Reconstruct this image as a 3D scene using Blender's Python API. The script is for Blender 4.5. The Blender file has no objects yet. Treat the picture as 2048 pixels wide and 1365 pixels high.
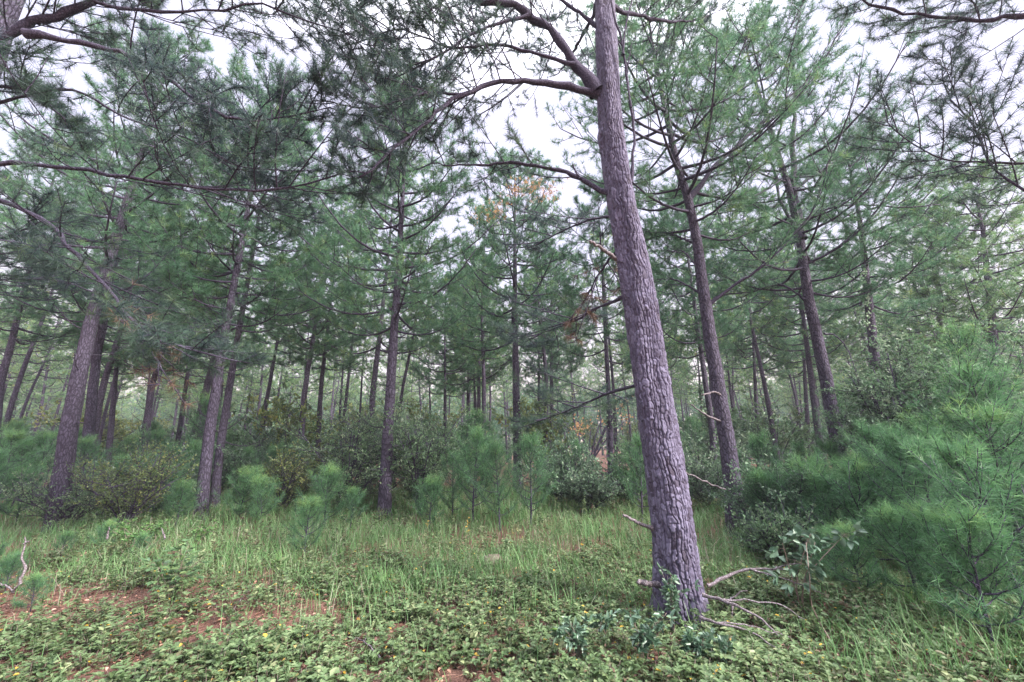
import bpy, math, random
import numpy as np
from mathutils import Matrix, Vector

C = bpy.context.scene
col = C.collection
R_ = math.radians
rng = np.random.default_rng(11)
random.seed(11)

# ------------------------------------------------------------------ camera
PITCH, ROLL, EYE, F = 14.3, -0.8, 1.6, 800.0
camd = bpy.data.cameras.new('camera')
camd.sensor_width = 36.0
camd.lens = F / 2048 * 36.0
camd.clip_end = 1000
camd.clip_start = 0.05
cam = bpy.data.objects.new('camera', camd)
col.objects.link(cam)
Rm = Matrix.Rotation(R_(90 + PITCH), 3, 'X') @ Matrix.Rotation(R_(ROLL), 3, 'Z')
cam.matrix_world = Matrix.Translation((0, 0, EYE)) @ Rm.to_4x4()
C.camera = cam
RM = np.array(Rm)

# ------------------------------------------------------------------ light
SUN_EL, SUN_AZ = 32.0, 118.0          # azimuth clockwise from +Y (right and a little behind the camera)
SKY_TOP = 19.0
w = bpy.data.worlds.new("World")
C.world = w
w.use_nodes = True
nt = w.node_tree
nt.nodes.clear()
sky = nt.nodes.new('ShaderNodeTexSky')
sky.sky_type = 'NISHITA'
sky.sun_disc = False
sky.sun_elevation = R_(SUN_EL)
sky.sun_rotation = R_(SUN_AZ)
sky.air_density = 1.0
sky.dust_density = 4.0
sky.ozone_density = 2.0
veil = nt.nodes.new('ShaderNodeMixRGB')      # thin even overcast over the blue
veil.blend_type = 'MIX'
veil.inputs[0].default_value = 0.92
wtc = nt.nodes.new('ShaderNodeTexCoord')          # overcast dome: peach low down, lavender above, brightest overhead
wsp = nt.nodes.new('ShaderNodeSeparateXYZ')
wcl = nt.nodes.new('ShaderNodeTexNoise'); wcl.inputs['Scale'].default_value = 2.2; wcl.inputs['Detail'].default_value = 4
wad = nt.nodes.new('ShaderNodeMath'); wad.operation = 'MULTIPLY_ADD'; wad.inputs[1].default_value = 0.10
wrp = nt.nodes.new('ShaderNodeValToRGB')
nt.links.new(wtc.outputs['Generated'], wsp.inputs[0]); nt.links.new(wtc.outputs['Generated'], wcl.inputs['Vector'])
nt.links.new(wcl.outputs['Fac'], wad.inputs[0]); nt.links.new(wsp.outputs['Z'], wad.inputs[2]); nt.links.new(wad.outputs[0], wrp.inputs[0])
_e = wrp.color_ramp.elements
_e[0].position, _e[0].color = 0.05, (2.7, 2.05, 1.75, 1)
_e[1].position, _e[1].color = 1.0, (SKY_TOP, SKY_TOP, SKY_TOP * 1.06, 1)
for _p, _c in ((0.22, (2.3, 2.05, 2.15, 1)), (0.45, (2.05, 1.98, 2.5, 1)), (0.75, (2.15, 2.1, 2.7, 1)), (0.88, (7.5, 7.4, 8.2, 1))):
    _q = _e.new(_p); _q.color = _c
nt.links.new(wrp.outputs[0], veil.inputs[2])
bg = nt.nodes.new('ShaderNodeBackground')
bg.inputs[1].default_value = 0.11
wo = nt.nodes.new('ShaderNodeOutputWorld')
nt.links.new(sky.outputs[0], veil.inputs[1])
nt.links.new(veil.outputs[0], bg.inputs[0])
nt.links.new(bg.outputs[0], wo.inputs[0])

sd = bpy.data.lights.new('sun', 'SUN')
sd.energy = 2.4
sd.angle = R_(12)
sd.color = (1.0, 0.93, 0.85)
sun = bpy.data.objects.new('sun', sd)
col.objects.link(sun)
sv = Vector((math.sin(R_(SUN_AZ)) * math.cos(R_(SUN_EL)), math.cos(R_(SUN_AZ)) * math.cos(R_(SUN_EL)), math.sin(R_(SUN_EL))))
sun.rotation_euler = sv.to_track_quat('Z', 'Y').to_euler()

C.view_settings.view_transform = 'Standard'
C.view_settings.look = 'None'
C.view_settings.exposure = 2.36
C.view_settings.gamma = 1.0
C.render.engine = 'CYCLES'
C.cycles.max_bounces = 6
C.cycles.diffuse_bounces = 4
C.cycles.transmission_bounces = 3
C.cycles.glossy_bounces = 2
C.cycles.volume_bounces = 0
C.cycles.caustics_reflective = False
C.cycles.caustics_refractive = False

# ------------------------------------------------------------------ geometry from the photograph's view
def ray(px, py):
    d = RM @ np.array([(px - 1024) / F, -(py - 682.5) / F, -1.0])
    return d
def at(px, py, y):                       # the point of that line of sight lying y metres in front
    d = ray(px, py)
    return np.array([0, 0, EYE]) + d * (y / d[1])
def ground(px, py):
    d = ray(px, py)
    return np.array([0, 0, EYE]) + d * (EYE / -d[2])
def foot(px, y):                         # ground point seen in column px, y metres in front
    py = 1000.0
    for _ in range(6):
        a, b = at(px, py, y), at(px, py + 10, y)
        py += 10 * a[2] / (a[2] - b[2])
    return at(px, py, y)
def column(p):                           # column of the photograph in which a point appears
    q = RM.T @ (np.array(p, dtype=float) - np.array([0, 0, EYE]))
    return 1024 + F * q[0] / max(-q[2], 1e-3)
ZONES = [(100, 'at the left border'), (385, 'between stout left pine and paired trunks'), (760, 'between paired trunks and straight pine'), (1030, 'between straight pine and central pine'),
         (1330, 'between central pine and large trunk'), (1450, 'between the two leaning trunks'), (1680, 'between leaning pine and upright-stemmed pine'), (1e9, 'behind the right thicket')]
def zone(p):
    c = column(p)
    return next(z for lim, z in ZONES if c < lim)
ORD = ['first', 'second', 'third', 'fourth', 'fifth', 'sixth', 'seventh', 'eighth', 'ninth', 'tenth', 'eleventh', 'twelfth', 'thirteenth', 'fourteenth', 'fifteenth', 'sixteenth', 'seventeenth', 'eighteenth']
def name_by_zone(objs, kind):
    """label the members of one kind by where they stand; those alike and side by side are told apart by order"""
    zs = {}
    for o in objs: zs.setdefault(zone(o.location), []).append(o)
    for z, l in zs.items():
        l.sort(key=lambda o: column(o.location))
        for i, o in enumerate(l):
            if len(l) == 1: o['label'] = '%s %s' % (kind, z)
            elif len(l) <= 12: o['label'] = '%s, %s from left %s' % (kind, ORD[i], z)
            else: o['label'] = '%s %s' % (kind, z)
            o['group'] = '%s %s' % (kind, z)
def gz(x, y):
    return 0.035 * np.sin(x * 0.9 + 1.3) * np.cos(y * 0.7) + 0.02 * np.sin(x * 2.3 + y * 1.7) + 0.012 * np.sin(x * 5.1 - y * 4.3)

# ------------------------------------------------------------------ mesh helpers
def nrm(a):
    return a / np.maximum(np.linalg.norm(a, axis=-1, keepdims=True), 1e-9)
class Geo:
    def __init__(s):
        s.v = []; s.f = []; s.a = []; s.n = 0
    def add(s, v, f, a=None):
        if len(v) == 0: return s
        s.v.append(np.asarray(v, dtype=np.float64)); s.f.append(np.asarray(f, dtype=np.int64) + s.n)
        s.a.append(np.full(len(v), 0.5) if a is None else np.asarray(a)); s.n += len(v)
        return s
    def mesh(s, name, mat, smooth=False):
        me = bpy.data.meshes.new(name)
        if s.n:
            v = np.concatenate(s.v).astype(np.float32)
            lt = np.concatenate([np.full(len(f), f.shape[1]) for f in s.f]).astype(np.int32)
            ld = np.concatenate([f.ravel() for f in s.f]).astype(np.int32)
            ls = np.concatenate([[0], np.cumsum(lt)[:-1]]).astype(np.int32)
            me.vertices.add(len(v)); me.vertices.foreach_set('co', v.ravel())
            me.loops.add(len(ld)); me.loops.foreach_set('vertex_index', ld)
            me.polygons.add(len(lt)); me.polygons.foreach_set('loop_start', ls); me.polygons.foreach_set('loop_total', lt)
            if smooth: me.polygons.foreach_set('use_smooth', np.ones(len(lt), dtype=bool))
            at_ = me.attributes.new('v', 'FLOAT', 'POINT')
            at_.data.foreach_set('value', np.concatenate(s.a).astype(np.float32))
            me.update(calc_edges=True)
        me.materials.append(mat)
        return me
    def obj(s, name, mat, parent=None, smooth=False):
        o = bpy.data.objects.new(name, s.mesh(name, mat, smooth))
        col.objects.link(o)
        if parent: o.parent = parent
        return o
def frames(P):
    T = np.gradient(P, axis=1); T = nrm(T)
    ref = np.where(np.abs(T[..., 2:3]) > 0.9, np.array([1.0, 0, 0]), np.array([0, 0, 1.0]))
    U = nrm(np.cross(T, ref)); V = np.cross(T, U)
    return T, U, V
def tubes(g, P, r, k=5, a=None):
    """P (n,m,3), r (n,m): n tapered tubes of k sides"""
    P = np.asarray(P, dtype=float); r = np.asarray(r, dtype=float)
    if P.ndim == 2: P = P[None]; r = r[None]
    n, m = P.shape[:2]
    T, U, V = frames(P)
    th = np.arange(k) * 2 * math.pi / k
    X = P[:, :, None] + r[:, :, None, None] * (U[:, :, None] * np.cos(th)[None, None, :, None] + V[:, :, None] * np.sin(th)[None, None, :, None])
    i, j, q = np.meshgrid(np.arange(n), np.arange(m - 1), np.arange(k), indexing='ij')
    b = (i * m + j) * k
    f = np.stack([b + q, b + (q + 1) % k, b + k + (q + 1) % k, b + k + q], -1).reshape(-1, 4)
    aa = None if a is None else np.repeat(a, m * k)
    g.add(X.reshape(-1, 3), f, aa)
    # closed tips
    e = (np.arange(n) * m + m - 1) * k
    if k >= 3:
        tip = np.stack([e + q for q in range(k)], -1)
        g.f.append(tip + g.n - n * m * k)
    return g
def resample(P, m):
    P = np.asarray(P, dtype=float)
    # catmull-rom through the points
    Q = np.vstack([2 * P[0] - P[1], P, 2 * P[-1] - P[-2]])
    out = []
    for i in range(len(P) - 1):
        p0, p1, p2, p3 = Q[i:i + 4]
        for t in np.linspace(0, 1, 8, endpoint=False):
            out.append(0.5 * ((2 * p1) + (-p0 + p2) * t + (2 * p0 - 5 * p1 + 4 * p2 - p3) * t * t + (-p0 + 3 * p1 - 3 * p2 + p3) * t ** 3))
    out.append(P[-1]); out = np.array(out)
    s = np.concatenate([[0], np.cumsum(np.linalg.norm(np.diff(out, axis=0), axis=1))])
    u = np.linspace(0, s[-1], m)
    return np.stack([np.interp(u, s, out[:, c]) for c in range(3)], -1)
def plen(P):
    return np.linalg.norm(np.diff(P, axis=-2), axis=-1).sum(-1)
def sample(P, idx, t):
    """points and tangents on polylines P[idx] at t in 0..1"""
    m = P.shape[1]
    x = np.clip(t, 0, 0.9999) * (m - 1); i = x.astype(int); fr = (x - i)[:, None]
    a = P[idx, i]; b = P[idx, i + 1]
    return a + (b - a) * fr, nrm(b - a)
def sprout(P, idx, t, length, fwd, up, m=4, curl=0.35, jit=0.25, gen=None):
    """side shoots leaving P at t; fwd = share of parent's direction, up = pull towards the sky"""
    gen = gen or rng
    p, T = sample(P, idx, t)
    n = len(p)
    side = nrm(np.cross(T, np.array([0, 0, 1.0]) + 0.01))
    sgn = np.where(np.arange(n) % 2 == 0, 1, -1)[:, None]
    d = nrm(T * fwd + side * sgn * (1 - fwd * 0.3) + gen.normal(0, jit, (n, 3)) + np.array([0, 0, 1.0]) * up)
    s = np.linspace(0, 1, m)[None, :, None]
    L = length[:, None, None]
    bend = (T * 0.35 + np.array([0, 0, 1.0]) * curl)[:, None, :]
    return p[:, None] + L * (d[:, None] * s + bend * s * s * 0.5)
def needles(g, P, D, L, k, width, spread=(15, 80), gen=None, back=0.0, droop=0.0, av=None):
    """every tuft: k long thin needles fanned about D"""
    gen = gen or rng
    n = len(P)
    if n == 0: return g
    th = np.radians(gen.uniform(spread[0], spread[1], (n, k, 1)))
    r = nrm(gen.normal(size=(n, k, 3)))
    perp = nrm(r - (r * D[:, None]).sum(-1, keepdims=True) * D[:, None])
    d = D[:, None] * np.cos(th) + perp * np.sin(th)
    d[..., 2] -= droop
    d = nrm(d)
    ln = L[:, None, None] * gen.uniform(0.7, 1.1, (n, k, 1))
    b = P[:, None] - D[:, None] * gen.uniform(0, 1, (n, k, 1)) * back
    wd = nrm(np.cross(d, gen.normal(size=(n, k, 3)))) * width * 0.5
    tip = b + d * ln
    X = np.stack([b - wd, b + wd, tip], 2).reshape(-1, 3)
    f = np.arange(n * k * 3).reshape(-1, 3)
    a = np.repeat(np.clip(gen.normal(0.5, 0.2, n), 0, 1) if av is None else av, k * 3)
    return g.add(X, f, a)
def leaves(g, P, D, size, gen=None, aspect=0.5, fold=0.15, flat=0.6, a=None, droop=0.0):
    """one folded pointed leaf at every P heading along D"""
    gen = gen or rng
    n = len(P)
    if n == 0: return g
    size = np.broadcast_to(size, (n,))[:, None] * gen.uniform(0.7, 1.25, (n, 1))
    D = nrm(D - np.array([0, 0, droop]))
    up = nrm(gen.normal(size=(n, 3)) * (1 - flat) + np.array([0, 0, 1.0]) * flat)
    S = nrm(np.cross(D, up)); N = np.cross(S, D)
    h = size * aspect * 0.5
    X = np.stack([P, P + D * size * 0.32 + S * h + N * size * fold, P + D * size * 0.72 + S * h * 0.75 + N * size * fold * 0.6,
                  P + D * size - N * size * fold * 0.8,
                  P + D * size * 0.72 - S * h * 0.75 + N * size * fold * 0.6, P + D * size * 0.32 - S * h + N * size * fold], 1).reshape(-1, 3)
    b = np.arange(n)[:, None] * 6
    f1 = np.concatenate([b + np.array([[0, 1, 2, 3]]), b + np.array([[0, 3, 4, 5]])])
    if a is None: a = np.clip(gen.normal(0.5, 0.2, n), 0, 1)
    return g.add(X, f1, np.repeat(a, 6))

# ------------------------------------------------------------------ materials
def ramp_of(nt, stops):
    r = nt.nodes.new('ShaderNodeValToRGB')
    e = r.color_ramp.elements
    e[0].position, e[0].color = stops[0][0], (*stops[0][1], 1)
    e[1].position, e[1].color = stops[-1][0], (*stops[-1][1], 1)
    for p, c in stops[1:-1]:
        q = e.new(p); q.color = (*c, 1)
    return r
def foliage(name, stops, trans=0.42, rough=0.5, spec=0.4, noise=0.0):
    m = bpy.data.materials.new(name); m.use_nodes = True
    nt = m.node_tree; nt.nodes.clear()
    out = nt.nodes.new('ShaderNodeOutputMaterial')
    at_ = nt.nodes.new('ShaderNodeAttribute'); at_.attribute_name = 'v'
    r = ramp_of(nt, stops)
    oi = nt.nodes.new('ShaderNodeObjectInfo')
    no = nt.nodes.new('ShaderNodeTexNoise'); no.inputs['Scale'].default_value = 0.9; no.inputs['Detail'].default_value = 3
    tc = nt.nodes.new('ShaderNodeTexCoord')
    nt.links.new(tc.outputs['Object'], no.inputs['Vector'])
    # v + (noise-.5)*.5 + (random-.5)*.3
    a1 = nt.nodes.new('ShaderNodeMath'); a1.operation = 'MULTIPLY_ADD'; a1.inputs[1].default_value = 0.7; a1.inputs[2].default_value = -0.35
    nt.links.new(no.outputs['Fac'], a1.inputs[0])
    a2 = nt.nodes.new('ShaderNodeMath'); a2.operation = 'ADD'
    nt.links.new(a1.outputs[0], a2.inputs[0]); nt.links.new(at_.outputs['Fac'], a2.inputs[1])
    a3 = nt.nodes.new('ShaderNodeMath'); a3.operation = 'MULTIPLY_ADD'; a3.inputs[1].default_value = 0.3; a3.inputs[2].default_value = -0.15
    nt.links.new(oi.outputs['Random'], a3.inputs[0])
    a4 = nt.nodes.new('ShaderNodeMath'); a4.operation = 'ADD'
    nt.links.new(a2.outputs[0], a4.inputs[0]); nt.links.new(a3.outputs[0], a4.inputs[1])
    nt.links.new(a4.outputs[0], r.inputs[0])
    p = nt.nodes.new('ShaderNodeBsdfPrincipled')
    p.inputs['Roughness'].default_value = rough
    p.inputs['Specular IOR Level'].default_value = spec
    t = nt.nodes.new('ShaderNodeBsdfTranslucent')
    mx = nt.nodes.new('ShaderNodeMixShader'); mx.inputs[0].default_value = trans
    nt.links.new(r.outputs[0], p.inputs['Base Color']); nt.links.new(r.outputs[0], t.inputs['Color'])
    nt.links.new(p.outputs[0], mx.inputs[1]); nt.links.new(t.outputs[0], mx.inputs[2])
    nt.links.new(mx.outputs[0], out.inputs[0])
    return m
def bark(name, lo, mid, hi, scale=(9, 9, 3.2), bump=0.9, dist=0.03):
    m = bpy.data.materials.new(name); m.use_nodes = True
    nt = m.node_tree; p = nt.nodes['Principled BSDF']
    p.inputs['Roughness'].default_value = 0.85
    p.inputs['Specular IOR Level'].default_value = 0.25
    tc = nt.nodes.new('ShaderNodeTexCoord')
    mp = nt.nodes.new('ShaderNodeMapping'); mp.inputs['Scale'].default_value = scale
    nz = nt.nodes.new('ShaderNodeTexNoise'); nz.inputs['Scale'].default_value = 5; nz.inputs['Detail'].default_value = 4
    nt.links.new(tc.outputs['Object'], nz.inputs['Vector'])
    ad = nt.nodes.new('ShaderNodeMixRGB'); ad.blend_type = 'ADD'; ad.inputs[0].default_value = 0.12
    nt.links.new(tc.outputs['Object'], ad.inputs[1]); nt.links.new(nz.outputs['Color'], ad.inputs[2])
    nt.links.new(ad.outputs[0], mp.inputs['Vector'])
    vo = nt.nodes.new('ShaderNodeTexVoronoi'); vo.feature = 'DISTANCE_TO_EDGE'; vo.inputs['Scale'].default_value = 1.6
    nt.links.new(mp.outputs[0], vo.inputs['Vector'])
    n2 = nt.nodes.new('ShaderNodeTexNoise'); n2.inputs['Scale'].default_value = 3.0; n2.inputs['Detail'].default_value = 6; n2.inputs['Roughness'].default_value = 0.7
    nt.links.new(mp.outputs[0], n2.inputs['Vector'])
    mr = nt.nodes.new('ShaderNodeMapRange'); mr.inputs[1].default_value = 0.0; mr.inputs[2].default_value = 0.22
    nt.links.new(vo.outputs['Distance'], mr.inputs[0])
    mu = nt.nodes.new('ShaderNodeMath'); mu.operation = 'MULTIPLY'
    mu2 = nt.nodes.new('ShaderNodeMath'); mu2.operation = 'MULTIPLY_ADD'; mu2.inputs[1].default_value = 0.8; mu2.inputs[2].default_value = 0.35
    nt.links.new(n2.outputs['Fac'], mu2.inputs[0])
    nt.links.new(mr.outputs[0], mu.inputs[0]); nt.links.new(mu2.outputs[0], mu.inputs[1])
    r = ramp_of(nt, [(0.05, lo), (0.45, mid), (0.9, hi)])
    nt.links.new(mu.outputs[0], r.inputs[0])
    nt.links.new(r.outputs[0], p.inputs['Base Color'])
    bp = nt.nodes.new('ShaderNodeBump'); bp.inputs['Strength'].default_value = bump; bp.inputs['Distance'].default_value = dist
    nt.links.new(mu.outputs[0], bp.inputs['Height']); nt.links.new(bp.outputs[0], p.inputs['Normal'])
    return m
M_bark = bark('pine bark', (.034, .028, .044), (.066, .055, .086), (.105, .092, .142), scale=(17, 17, 4.5), bump=.8, dist=.025)
M_limb = bark('limb bark', (.030, .025, .044), (.052, .043, .075), (.09, .076, .12), scale=(25, 25, 25), bump=0.5, dist=0.01)
M_dead = bark('bare dead wood', (.08, .065, .07), (.15, .125, .14), (.24, .21, .24), scale=(30, 30, 30), bump=0.4, dist=0.006)
M_needle = foliage('pine needles', [(0.0, (.036, .088, .056)), (0.4, (.074, .175, .10)), (0.75, (.125, .255, .13)), (1.0, (.21, .31, .12))])
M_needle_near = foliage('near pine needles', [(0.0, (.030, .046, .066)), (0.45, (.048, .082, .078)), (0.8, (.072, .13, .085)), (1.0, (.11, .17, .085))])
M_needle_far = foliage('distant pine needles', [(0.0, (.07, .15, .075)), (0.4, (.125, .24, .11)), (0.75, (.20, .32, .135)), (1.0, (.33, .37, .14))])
M_needle_dead = foliage('rusty needles', [(0.0, (.06, .042, .032)), (0.5, (.115, .07, .05)), (1.0, (.18, .12, .08))], trans=0.25)
M_painted_sun = foliage('painted sunlit foliage', [(0.0, (.30, .17, .08)), (0.5, (.55, .30, .14)), (1.0, (.75, .48, .22))], trans=0.4)  # low orange sunlight put into the foliage colour
M_sapling = foliage('young pine needles', [(0.0, (.046, .12, .062)), (0.4, (.088, .215, .10)), (0.8, (.15, .31, .13)), (1.0, (.25, .40, .14))], trans=0.4)
M_shrub = foliage('shrub leaves', [(0.0, (.06, .12, .06)), (0.45, (.13, .23, .12)), (0.8, (.22, .32, .18)), (1.0, (.34, .40, .26))], trans=0.4, rough=0.5, spec=0.3)
M_shrub_dark = foliage('dark shrub leaves', [(0.0, (.06, .12, .07)), (0.5, (.12, .225, .12)), (1.0, (.26, .34, .20))], trans=0.3, rough=0.4)
M_shrub_olive = foliage('olive shrub leaves', [(0.0, (.07, .11, .045)), (0.5, (.14, .21, .08)), (1.0, (.32, .33, .11))], trans=0.35)
M_vine = foliage('vine leaves', [(0.0, (.06, .12, .07)), (0.5, (.15, .25, .15)), (0.8, (.27, .36, .25)), (1.0, (.42, .48, .38))], trans=0.35, rough=0.45, spec=0.35)
M_ground_leaf = foliage('ground cover leaves', [(0.0, (.13, .07, .055)), (0.18, (.09, .095, .045)), (0.38, (.082, .14, .058)), (0.62, (.145, .21, .095)), (0.93, (.27, .30, .165)), (0.99, (.55, .36, .06))], trans=0.3, rough=0.5)
M_grass = foliage('grass blades', [(0.0, (.05, .13, .045)), (0.4, (.10, .225, .075)), (0.75, (.165, .30, .115)), (0.92, (.30, .36, .22)), (1.0, (.42, .40, .32))], trans=0.35, rough=0.5)
M_clump = foliage('clump grass blades', [(0.0, (.06, .14, .05)), (0.5, (.12, .25, .08)), (1.0, (.24, .38, .12))], trans=0.35)
M_bluegreen = foliage('blue green leaves', [(0.0, (.055, .11, .07)), (0.5, (.10, .18, .115)), (0.85, (.17, .25, .18)), (1.0, (.18, .32, .09))], trans=0.25, rough=0.35, spec=0.6)
M_lobed = foliage('sapling leaves', [(0.0, (.07, .14, .07)), (0.5, (.13, .23, .11)), (1.0, (.28, .36, .12))], trans=0.35, rough=0.4)
M_drystem = foliage('dry stems', [(0.0, (.09, .06, .055)), (0.5, (.18, .135, .115)), (1.0, (.32, .26, .22))], trans=0.1)

def ground_material():
    m = bpy.data.materials.new('needle litter and red soil'); m.use_nodes = True
    nt = m.node_tree; p = nt.nodes['Principled BSDF']
    p.inputs['Roughness'].default_value = 0.95; p.inputs['Specular IOR Level'].default_value = 0.1
    tc = nt.nodes.new('ShaderNodeTexCoord')
    n1 = nt.nodes.new('ShaderNodeTexNoise'); n1.inputs['Scale'].default_value = 1.1; n1.inputs['Detail'].default_value = 5
    n2 = nt.nodes.new('ShaderNodeTexNoise'); n2.inputs['Scale'].default_value = 60; n2.inputs['Detail'].default_value = 6; n2.inputs['Roughness'].default_value = 0.75
    for n in (n1, n2): nt.links.new(tc.outputs['Object'], n.inputs['Vector'])
    r1 = ramp_of(nt, [(0.35, (.17, .075, .06)), (0.6, (.13, .075, .06))])
    r2 = ramp_of(nt, [(0.3, (.05, .03, .026)), (0.55, (.18, .105, .085)), (0.8, (.32, .22, .18))])
    nt.links.new(n1.outputs['Fac'], r1.inputs[0]); nt.links.new(n2.outputs['Fac'], r2.inputs[0])
    mx = nt.nodes.new('ShaderNodeMixRGB'); mx.inputs[0].default_value = 0.6
    nt.links.new(r1.outputs[0], mx.inputs[1]); nt.links.new(r2.outputs[0], mx.inputs[2])
    nt.links.new(mx.outputs[0], p.inputs['Base Color'])
    bp = nt.nodes.new('ShaderNodeBump'); bp.inputs['Strength'].default_value = 0.9; bp.inputs['Distance'].default_value = 0.03
    nt.links.new(n2.outputs['Fac'], bp.inputs['Height']); nt.links.new(bp.outputs[0], p.inputs['Normal'])
    return m

# ------------------------------------------------------------------ tagging
def tag(o, label=None, cat=None, group=None, kind=None):
    if label: o['label'] = label
    if cat: o['category'] = cat
    if group: o['group'] = group
    if kind: o['kind'] = kind
    return o
def thing(name, loc, label, cat, group=None, rz=0.0):
    e = bpy.data.objects.new(name, None); col.objects.link(e)
    e.empty_display_size = 0.3
    e.location = [float(c) for c in loc]; e.rotation_euler = (0, 0, rz)
    return tag(e, label, cat, group)
def copy_thing(src, loc, rot, scale, label=None, group=None):
    c = src.copy(); col.objects.link(c)
    c.location = loc; c.rotation_euler = rot; c.scale = scale
    if label: c['label'] = label
    if group: c['group'] = group
    for ch in src.children:
        d = ch.copy(); col.objects.link(d); d.parent = c
    return c

# ------------------------------------------------------------------ ground
def ground_sheet():
    xs = np.concatenate([np.linspace(-140, -16, 30), np.linspace(-15.9, 15.9, 220), np.linspace(16, 140, 30)])
    ys = np.concatenate([np.linspace(-20, -2, 12), np.linspace(-1.9, 18, 170), np.linspace(18.5, 120, 50)])
    X, Y = np.meshgrid(xs, ys)
    Z = gz(X, Y) + rng.normal(0, 0.006, X.shape)
    n, m = X.shape
    i, j = np.meshgrid(np.arange(n - 1), np.arange(m - 1), indexing='ij')
    b = i * m + j
    f = np.stack([b, b + 1, b + m + 1, b + m], -1).reshape(-1, 4)
    g = Geo().add(np.stack([X, Y, Z], -1).reshape(-1, 3), f)
    tag(g.obj('ground', ground_material(), smooth=True), kind='structure', label='reddish soil and fallen pine needles of the clearing')
ground_sheet()

# ------------------------------------------------------------------ pine building blocks
def dress(wood, leaf, P, lens, gen, nsec=11, t0=0.25, seclen=0.42, ntert=4, tufts=3, k=11, width=0.012, nlen=0.16,
          up=0.12, curl=0.3, rsec=0.010, sides=4, spread=(12, 75), back=0.09, drop=0.0, minsec=0.25, droop=0.0, jit=0.25, tlen=1.0):
    """side shoots, twigs and needle tufts on limbs P (n,m,3)"""
    n = len(P)
    idx = np.repeat(np.arange(n), nsec)
    t = np.tile(np.linspace(t0, 0.98, nsec), n) + gen.uniform(-0.03, 0.03, n * nsec)
    L = (lens[idx] * seclen * (1.12 - t) ** 0.7 + minsec) * gen.uniform(0.55, 1.2, len(idx))
    if drop:
        keep = gen.random(len(idx)) > drop
        idx, t, L = idx[keep], t[keep], L[keep]
    S = sprout(P, idx, t, L, 0.62, up, m=5, curl=curl, gen=gen, jit=jit)
    if wood is not None: tubes(wood, S, np.linspace(rsec, 0.004, 5)[None] * np.ones((len(S), 1)), sides)
    S = np.concatenate([S, resample_all(P, 5)])
    Ls = plen(S)
    i2 = np.repeat(np.arange(len(S)), ntert)
    t2 = np.tile(np.linspace(0.35, 1.0, ntert), len(S)) + gen.uniform(-0.08, 0.0, len(i2))
    L2 = (Ls[i2] * 0.30 * (1.2 - t2) + 0.14) * gen.uniform(0.6, 1.2, len(i2))
    L2 = np.minimum(L2, 0.6) * tlen
    Tt = sprout(S, i2, t2, L2, 0.7, 0.12, m=3, curl=0.3, gen=gen, jit=0.55)
    if wood is not None: tubes(wood, Tt, np.linspace(0.006, 0.003, 3)[None] * np.ones((len(Tt), 1)), 3)
    i3 = np.repeat(np.arange(len(Tt)), tufts)
    t3 = np.tile(np.linspace(0.35, 1.0, tufts) if tufts > 1 else np.array([1.0]), len(Tt))
    p, D = sample(Tt, i3, t3)
    needles(leaf, p, D, np.full(len(p), nlen), k, width, spread, gen, back, droop)
def resample_all(P, m):
    n = len(P)
    idx = np.repeat(np.arange(n), m); t = np.tile(np.linspace(0, 1, m), n)
    return sample(P, idx, t)[0].reshape(n, m, 3)
def limb_set(axis, gen, z0, z1, R, n, m=7, low=2, top=55, az=None):
    """limb polylines leaving the trunk axis polyline (m,3) between heights z0 and z1"""
    zz = axis[:, 2]
    u = (np.arange(n) + gen.uniform(0, 0.8, n)) / n
    z = z0 + (z1 - z0) * u
    a = np.arange(n) * 2.4 + gen.uniform(-0.5, 0.5, n) if az is None else az
    base = np.stack([np.interp(z, zz, axis[:, 0]), np.interp(z, zz, axis[:, 1]), z], -1)
    Ls = R * np.clip((u + 0.3) ** 0.45 * (1.02 - u) ** 0.55 * 1.25, 0.12, 2) * gen.uniform(0.6, 1.15, n)
    el = np.radians(low + (top - low) * u ** 1.3 + gen.normal(0, 8, n))
    out = np.stack([np.cos(a), np.sin(a), np.zeros(n)], -1)
    s = np.linspace(0, 1, m)[None, :, None]
    L = Ls[:, None, None]
    side = np.stack([-np.sin(a), np.cos(a), np.zeros(n)], -1) * gen.normal(0, 0.12, (n, 1))
    P = base[:, None] + L * (out[:, None] * np.cos(el)[:, None, None] * s + side[:, None] * s * s
                             + np.array([0, 0, 1.0]) * (np.sin(el)[:, None, None] * s + 0.22 * s ** 2.5 - 0.10 * np.sin(s * 3.1)))
    return P, Ls, z, base
def trunk_radius(z, H, rb):
    f = np.clip(z / H, 0, 1)
    return rb * ((1 - f) ** 0.8 * 0.9 + 0.22 * np.exp(-z / 0.35) + 0.035)
def trunk_geo(axis, H, rb, gen, k=16, seg=60):
    P = resample(axis, seg)
    r = trunk_radius(np.maximum(P[:, 2], 0), H, rb)
    g = Geo()
    th = np.arange(k) * 2 * math.pi / k
    T, U, V = frames(P[None])
    rr = r[:, None] * (1 + gen.normal(0, 0.02, (seg, k)) + 0.03 * np.sin(P[:, 2:3] * 5 + th[None]))
    # whorl knots
    X = P[:, None] + rr[..., None] * (np.cos(th)[None, :, None] * np.array([1, 0, 0]) + np.sin(th)[None, :, None] * np.array([0, 1, 0]))
    i, q = np.meshgrid(np.arange(seg - 1), np.arange(k), indexing='ij')
    f = np.stack([i * k + q, i * k + (q + 1) % k, (i + 1) * k + (q + 1) % k, (i + 1) * k + q], -1).reshape(-1, 4)
    g.add(X.reshape(-1, 3), f)
    return g
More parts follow.
